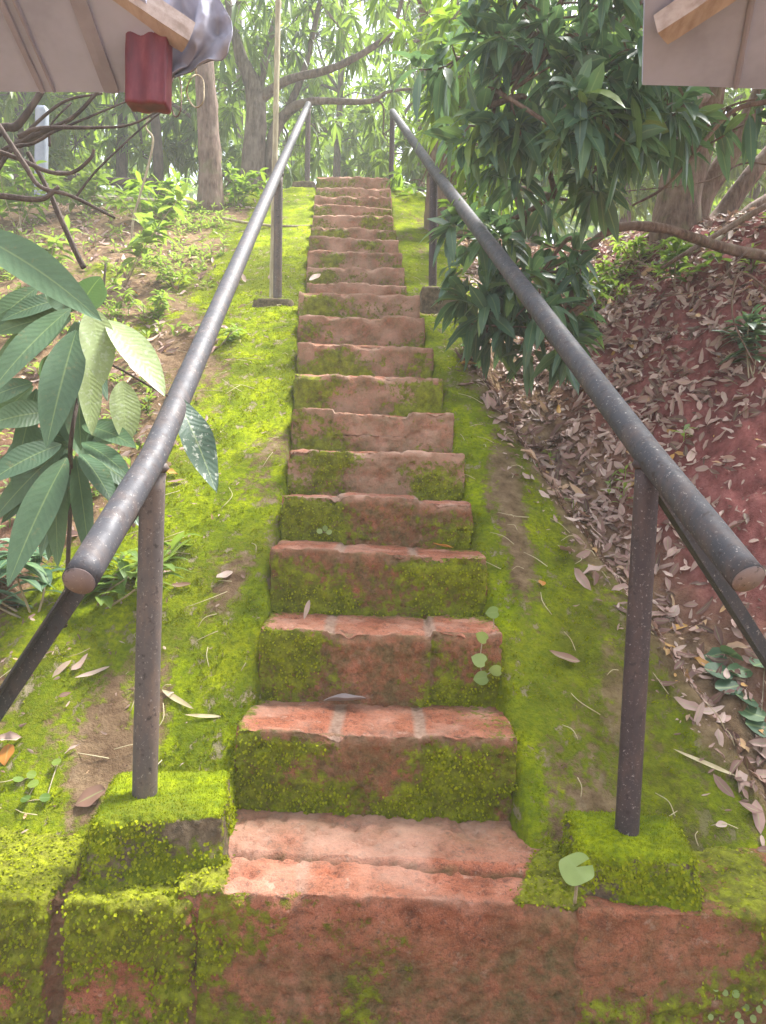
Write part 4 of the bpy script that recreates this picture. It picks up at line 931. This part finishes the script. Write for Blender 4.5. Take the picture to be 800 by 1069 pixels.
# ------------------------------------------------------------------ single leaves and small plants one can point at
def one_leaf(p, ang, L, W, mat, label, N=(0, 0, 1), curl=-.3, name='fallen_leaf', fold=.5, shape=.85):
    N = unit(N); r = unit(np.cross(N, [0, 1, 0])); q = np.cross(N, r); d = r * math.cos(ang) + q * math.sin(ang)
    mb = MB(); leaves(mb, np.array(p) - d * L / 2 + N * .006, d, N, L, W, curl, fold, 10, shape, .05)
    o = mb.build(name, mat, None, p); tag(o, label, 'leaf', 'single fallen leaves')
def step_pt(px, k, back): p = at(px, 500, YK[k] + back); return np.array([p[0], YK[k] + back, ZK[k] + E + .006])
def bank_leaf(px, py, ang, L, W, mat, label, **kw):
    p = on_ground(px, py); one_leaf(p, ang, L, W, mat, label, N=gnormal(p[0:1], p[1:2])[0], **kw)
def tread_x(px, py, Y): return at(px, py, Y)[0]
one_leaf(np.array([tread_x(361, 718, 2.50), 2.50, ZK[1] + E + .016]), 3.0, .15, .045, DRYG, 'grey curled dry leaf lying at the back of the second step up', curl=-.2, fold=.8)
one_leaf(np.array([tread_x(462, 573, 3.02), 3.00, ZK[3] + E + .014]), .1, .09, .032, DRYO, 'small orange-brown leaf on the worn edge of the fourth step up', curl=-.3)
one_leaf(np.array([tread_x(322, 630, 2.72), 2.66, ZK[2] + E + .05]), 1.9, .07, .018, DRYP, 'pale curled strip leaf standing at the left of the third step', N=(.2, -1, .3), curl=.1)
one_leaf(np.array([tread_x(222, 372, 5.45), 5.48, ZK[11] + E + .0]) if False else np.array([tread_x(328, 300, 5.75), 5.76, ZK[11] + E + .03]), 1.2, .16, .05, DRYP, 'pale folded dry leaf on the step just above the landing', N=(.1, -.8, .6))
bank_leaf(588, 694, .0, .12, .035, DRYB, 'reddish brown dry leaf on the mossy right bank', curl=-.4)
bank_leaf(565, 612, 1.6, .06, .03, DRYO, 'tiny rust-coloured leaf on the right bank above the reddish brown one')
bank_leaf(741, 928, 1.9, .075, .04, DRYP, 'pinkish oval leaf on the moss right of the right footing block', curl=.1, fold=.2)
bank_leaf(752, 866, .4, .045, .022, DRYP, 'tiny pale leaf scrap on the soil above the pinkish oval leaf')
bank_leaf(8, 794, 1.7, .08, .05, DRYO, 'bright orange leaf at the left edge of the mossy bank', curl=.1, fold=.2)
bank_leaf(96, 708, .5, .13, .02, DRYP, 'narrow tan leaf on the trodden soil left of the front left post')
bank_leaf(186, 736, 2.4, .17, .02, STRAW, 'long straw-coloured leaf blade right of the front left post', curl=-.1, fold=.3)
bank_leaf(212, 750, .1, .12, .014, STRAW, 'short straw-coloured blade beside the longer one', curl=-.1, fold=.3)
bank_leaf(234, 606, 1.0, .10, .04, DRYP, 'tan curled leaf on the left moss beside the fourth step', curl=-.5)
bank_leaf(188, 615, .3, .09, .025, DRYB, 'dark curled leaf on the moss behind the front left post', curl=-.4)
bank_leaf(95, 836, .1, .10, .07, DRYB, 'flat brown bract on the soil left of the mossy footing block', curl=.05, fold=.1)
bank_leaf(735, 800, -.5, .20, .016, STRAW, 'long dry blade on the dark soil right of the front right post', curl=-.1)
# round pale leaf against the right footing
p = at(602, 907, 1.72)
th = thing('round_leaf_sprout', p - [0, 0, .10], 'pale yellow-green notched round leaf on a short stalk in front of the right footing block', 'sprout')
mb = MB(); a = np.linspace(.14, 6.283 - .16, 30); Rr = .042
V = [p] + [p + np.array([math.cos(t + .5) * Rr, math.sin(t + .5) * Rr * .6, math.sin(t + .5) * Rr * .62 + .005 * math.sin(3 * t)]) for t in a]
V = np.array(V); V[0] += [0, .008, 0]; m = len(V)
uvs = np.vstack([[[.5, 0]], np.stack([.5 + .5 * np.cos(a), np.ones(30)], 1)])
mb.add(V, np.array([[0, i, i + 1] for i in range(1, m - 1)]), uvs)
mb.build('leaf', LF_PLR, th)
mb = MB(); tube(mb, catmull([p + [0, .004, -.005], p + [.008, .02, -.04], p + [.014, .05, -.11]], 5), [.003, .004], 7, .2); mb.build('stalk', TWIG, th)

def disc_leaves(mb, P, N, r, heart=0.0):
    P = np.atleast_2d(P); n = len(P); N = unit(np.broadcast_to(N, (n, 3))); r = np.broadcast_to(r, n)
    S = unit(np.cross(N, rng.normal(0, .3, (n, 3)) + [1, 0, 0])); T = np.cross(S, N); a = np.arange(12) / 12 * 2 * np.pi
    rad = 1 - heart * .35 * np.exp(-(((a - np.pi / 2 + np.pi) % (2 * np.pi) - np.pi) / .35) ** 2) + heart * .3 * np.exp(-(((a + np.pi / 2 + np.pi) % (2 * np.pi) - np.pi) / .4) ** 2)
    ring = P[:, None] + (S[:, None] * (np.cos(a) * rad)[None, :, None] + T[:, None] * (np.sin(a) * rad)[None, :, None]) * r[:, None, None] + N[:, None] * (.12 * r)[:, None, None]
    V = np.concatenate([P[:, None], ring], 1).reshape(-1, 3); b = (np.arange(n) * 13)[:, None]
    k = np.arange(12); F = np.stack([b + 0 * k, b + 1 + k, b + 1 + (k + 1) % 12], -1).reshape(-1, 3)
    uv = np.tile(np.vstack([[[.5, .5]], np.stack([.5 + .5 * np.cos(a), .5 + .5 * np.sin(a)], 1)]), (n, 1))
    mb.add(V, F, uv)
def creeper(name, pts, label, mat, r, heart, Y=None, Nv=(0, -.5, 1), stemr=.0018):
    P = np.array(pts); b = P[np.argmin(P[:, 2])]
    th = thing(name, b, label, 'creeper'); mb = MB(); disc_leaves(mb, P + np.array(unit(Nv)) * .012, np.array(Nv) + rng.normal(0, .25, P.shape), rng.uniform(.8, 1.15, len(P)) * r, heart); mb.build('foliage', mat, th)
    st = MB(); left = list(range(1, len(P))); o = [P[0]]
    while left:
        j = min(left, key=lambda i: np.linalg.norm(P[i] - o[-1])); o.append(P[j]); left.remove(j)
    o = np.array(o)
    for i in range(len(o) - 1): tube(st, catmull([o[i], (o[i] + o[i + 1]) / 2 + [0, .0, .004], o[i + 1]], 3), stemr, 5)
    st.build('stem', TWIG, th)
Yv = YK[2] - .006
creeper('heart_leaf_vine', [at(504, 666, Yv), at(501, 690, Yv), at(518, 700, Yv), at(503, 708, Yv), at(515, 640, YK[2] + .12)], 'little vine with heart-shaped leaves down the right end of the third riser', LF_PLR, .026, 1, Nv=(0, -1, .35))
creeper('round_leaf_creeper', [on_ground(px, py) for px, py in [(698, 972), (706, 982), (718, 968), (730, 972), (738, 966), (752, 975), (766, 968), (690, 980), (744, 978), (722, 980), (774, 985), (790, 978), (796, 990), (712, 990)]] , 'trailing creeper of pale round leaves on the ground right of the right footing block', LF_PLR, .017, .3)
creeper('round_leaf_creeper', [at(px, py, 1.80) for px, py in [(742, 1040), (748, 1052), (740, 1060), (752, 1062), (762, 1046), (768, 1058), (776, 1050), (790, 1052), (797, 1045), (755, 1035), (733, 1048), (766, 1036), (784, 1062), (745, 1030), (757, 1047), (771, 1066)]], 'tiny round-leaved creeper on the red wall at the lower right corner', LF_PLR, .0085, .2, Nv=(0, -1, .4), stemr=.0009)
creeper('round_leaf_creeper', [on_ground(px, py, 2.3) for px, py in [(742, 690), (762, 690), (772, 705), (760, 722), (778, 735), (784, 752), (794, 765), (798, 700), (750, 706)]], 'dark round-leaved plant in the leaf-filled gully beside the right brace', LF_RND, .052, .5)
creeper('tiny_sprouts', [on_ground(px, py) for px, py in [(20, 820), (34, 812), (36, 826), (48, 838), (28, 838), (60, 806)]], 'cluster of tiny green seedlings at the left edge of the trodden soil', LF_SPR, .016, .2)
creeper('tiny_sprouts', [on_ground(px, py) for px, py in [(72, 905), (84, 910), (78, 918), (90, 902), (96, 914), (62, 912)]], 'cluster of tiny pale seedlings on the wall top left of the mossy footing block', LF_PLR, .012, .2)
creeper('tiny_sprouts', [at(px, py, Yy) for px, py, Yy in [(340, 553, YK[4] - .01), (334, 556, YK[4] - .012), (344, 557, YK[4] - .012)]], 'three tiny white-green leaves at the foot of the fifth riser', LF_PLR, .012, .2, Nv=(0, -1, .6))

# ------------------------------------------------------------------ air
P_ = np.array([[x, y, z] for x in (-75, 75) for y in (-34, 96) for z in (-1.2, 16.5)])
F_ = np.array([[0, 1, 3, 2], [4, 6, 7, 5], [0, 4, 5, 1], [2, 3, 7, 6], [0, 2, 6, 4], [1, 5, 7, 3]])
hm = bpy.data.materials.new('haze'); hm.use_nodes = True; nt = hm.node_tree; nt.nodes.clear()
out = nt.nodes.new('ShaderNodeOutputMaterial'); vol = nt.nodes.new('ShaderNodeVolumePrincipled'); nt.links.new(vol.outputs[0], out.inputs['Volume'])
vol.inputs['Color'].default_value = (.95, .98, .94, 1); vol.inputs['Density'].default_value = .0062
o = mk('haze', P_, F_, hm, smooth=False); tag(o, 'thin pale mist hanging between the trees', 'haze', kind='stuff')

# ------------------------------------------------------------------ light
w = bpy.data.worlds.new('World'); SC.world = w; w.use_nodes = True; nt = w.node_tree; nt.nodes.clear()
SUN_EL, SUN_AZ = 62, 50             # azimuth clockwise from +Y: ahead, to the right
sky = nt.nodes.new('ShaderNodeTexSky'); sky.sky_type = 'NISHITA'; sky.sun_disc = False
sky.sun_elevation = R(SUN_EL); sky.sun_rotation = R(SUN_AZ); sky.air_density = 1.0; sky.dust_density = 3.0; sky.ozone_density = 1.0
hs = nt.nodes.new('ShaderNodeHueSaturation'); hs.inputs['Saturation'].default_value = .5
bg = nt.nodes.new('ShaderNodeBackground'); bg.inputs['Strength'].default_value = .10
wo = nt.nodes.new('ShaderNodeOutputWorld')
nt.links.new(sky.outputs[0], hs.inputs['Color']); nt.links.new(hs.outputs[0], bg.inputs['Color']); nt.links.new(bg.outputs[0], wo.inputs['Surface'])
sd = bpy.data.lights.new('sun', 'SUN'); sd.energy = 3.3; sd.angle = R(14); sd.color = (1, .985, .955)
so = bpy.data.objects.new('sun', sd); COL.objects.link(so)
dirv = Vector((math.sin(R(SUN_AZ)) * math.cos(R(SUN_EL)), math.cos(R(SUN_AZ)) * math.cos(R(SUN_EL)), math.sin(R(SUN_EL))))
so.rotation_euler = (-dirv).to_track_quat('-Z', 'Y').to_euler(); so.location = (0, 0, 12)

vs = SC.view_settings; vs.view_transform = 'Standard'; vs.look = 'None'; vs.gamma = 1; vs.use_curve_mapping = False; vs.exposure = 2.45
SC.cycles.max_bounces = 8; SC.cycles.diffuse_bounces = 4; SC.cycles.glossy_bounces = 3; SC.cycles.transmission_bounces = 5; SC.cycles.volume_bounces = 1
SC.cycles.transparent_max_bounces = 6
for o in list(SC.objects):
    if '_o' in o: del o['_o']
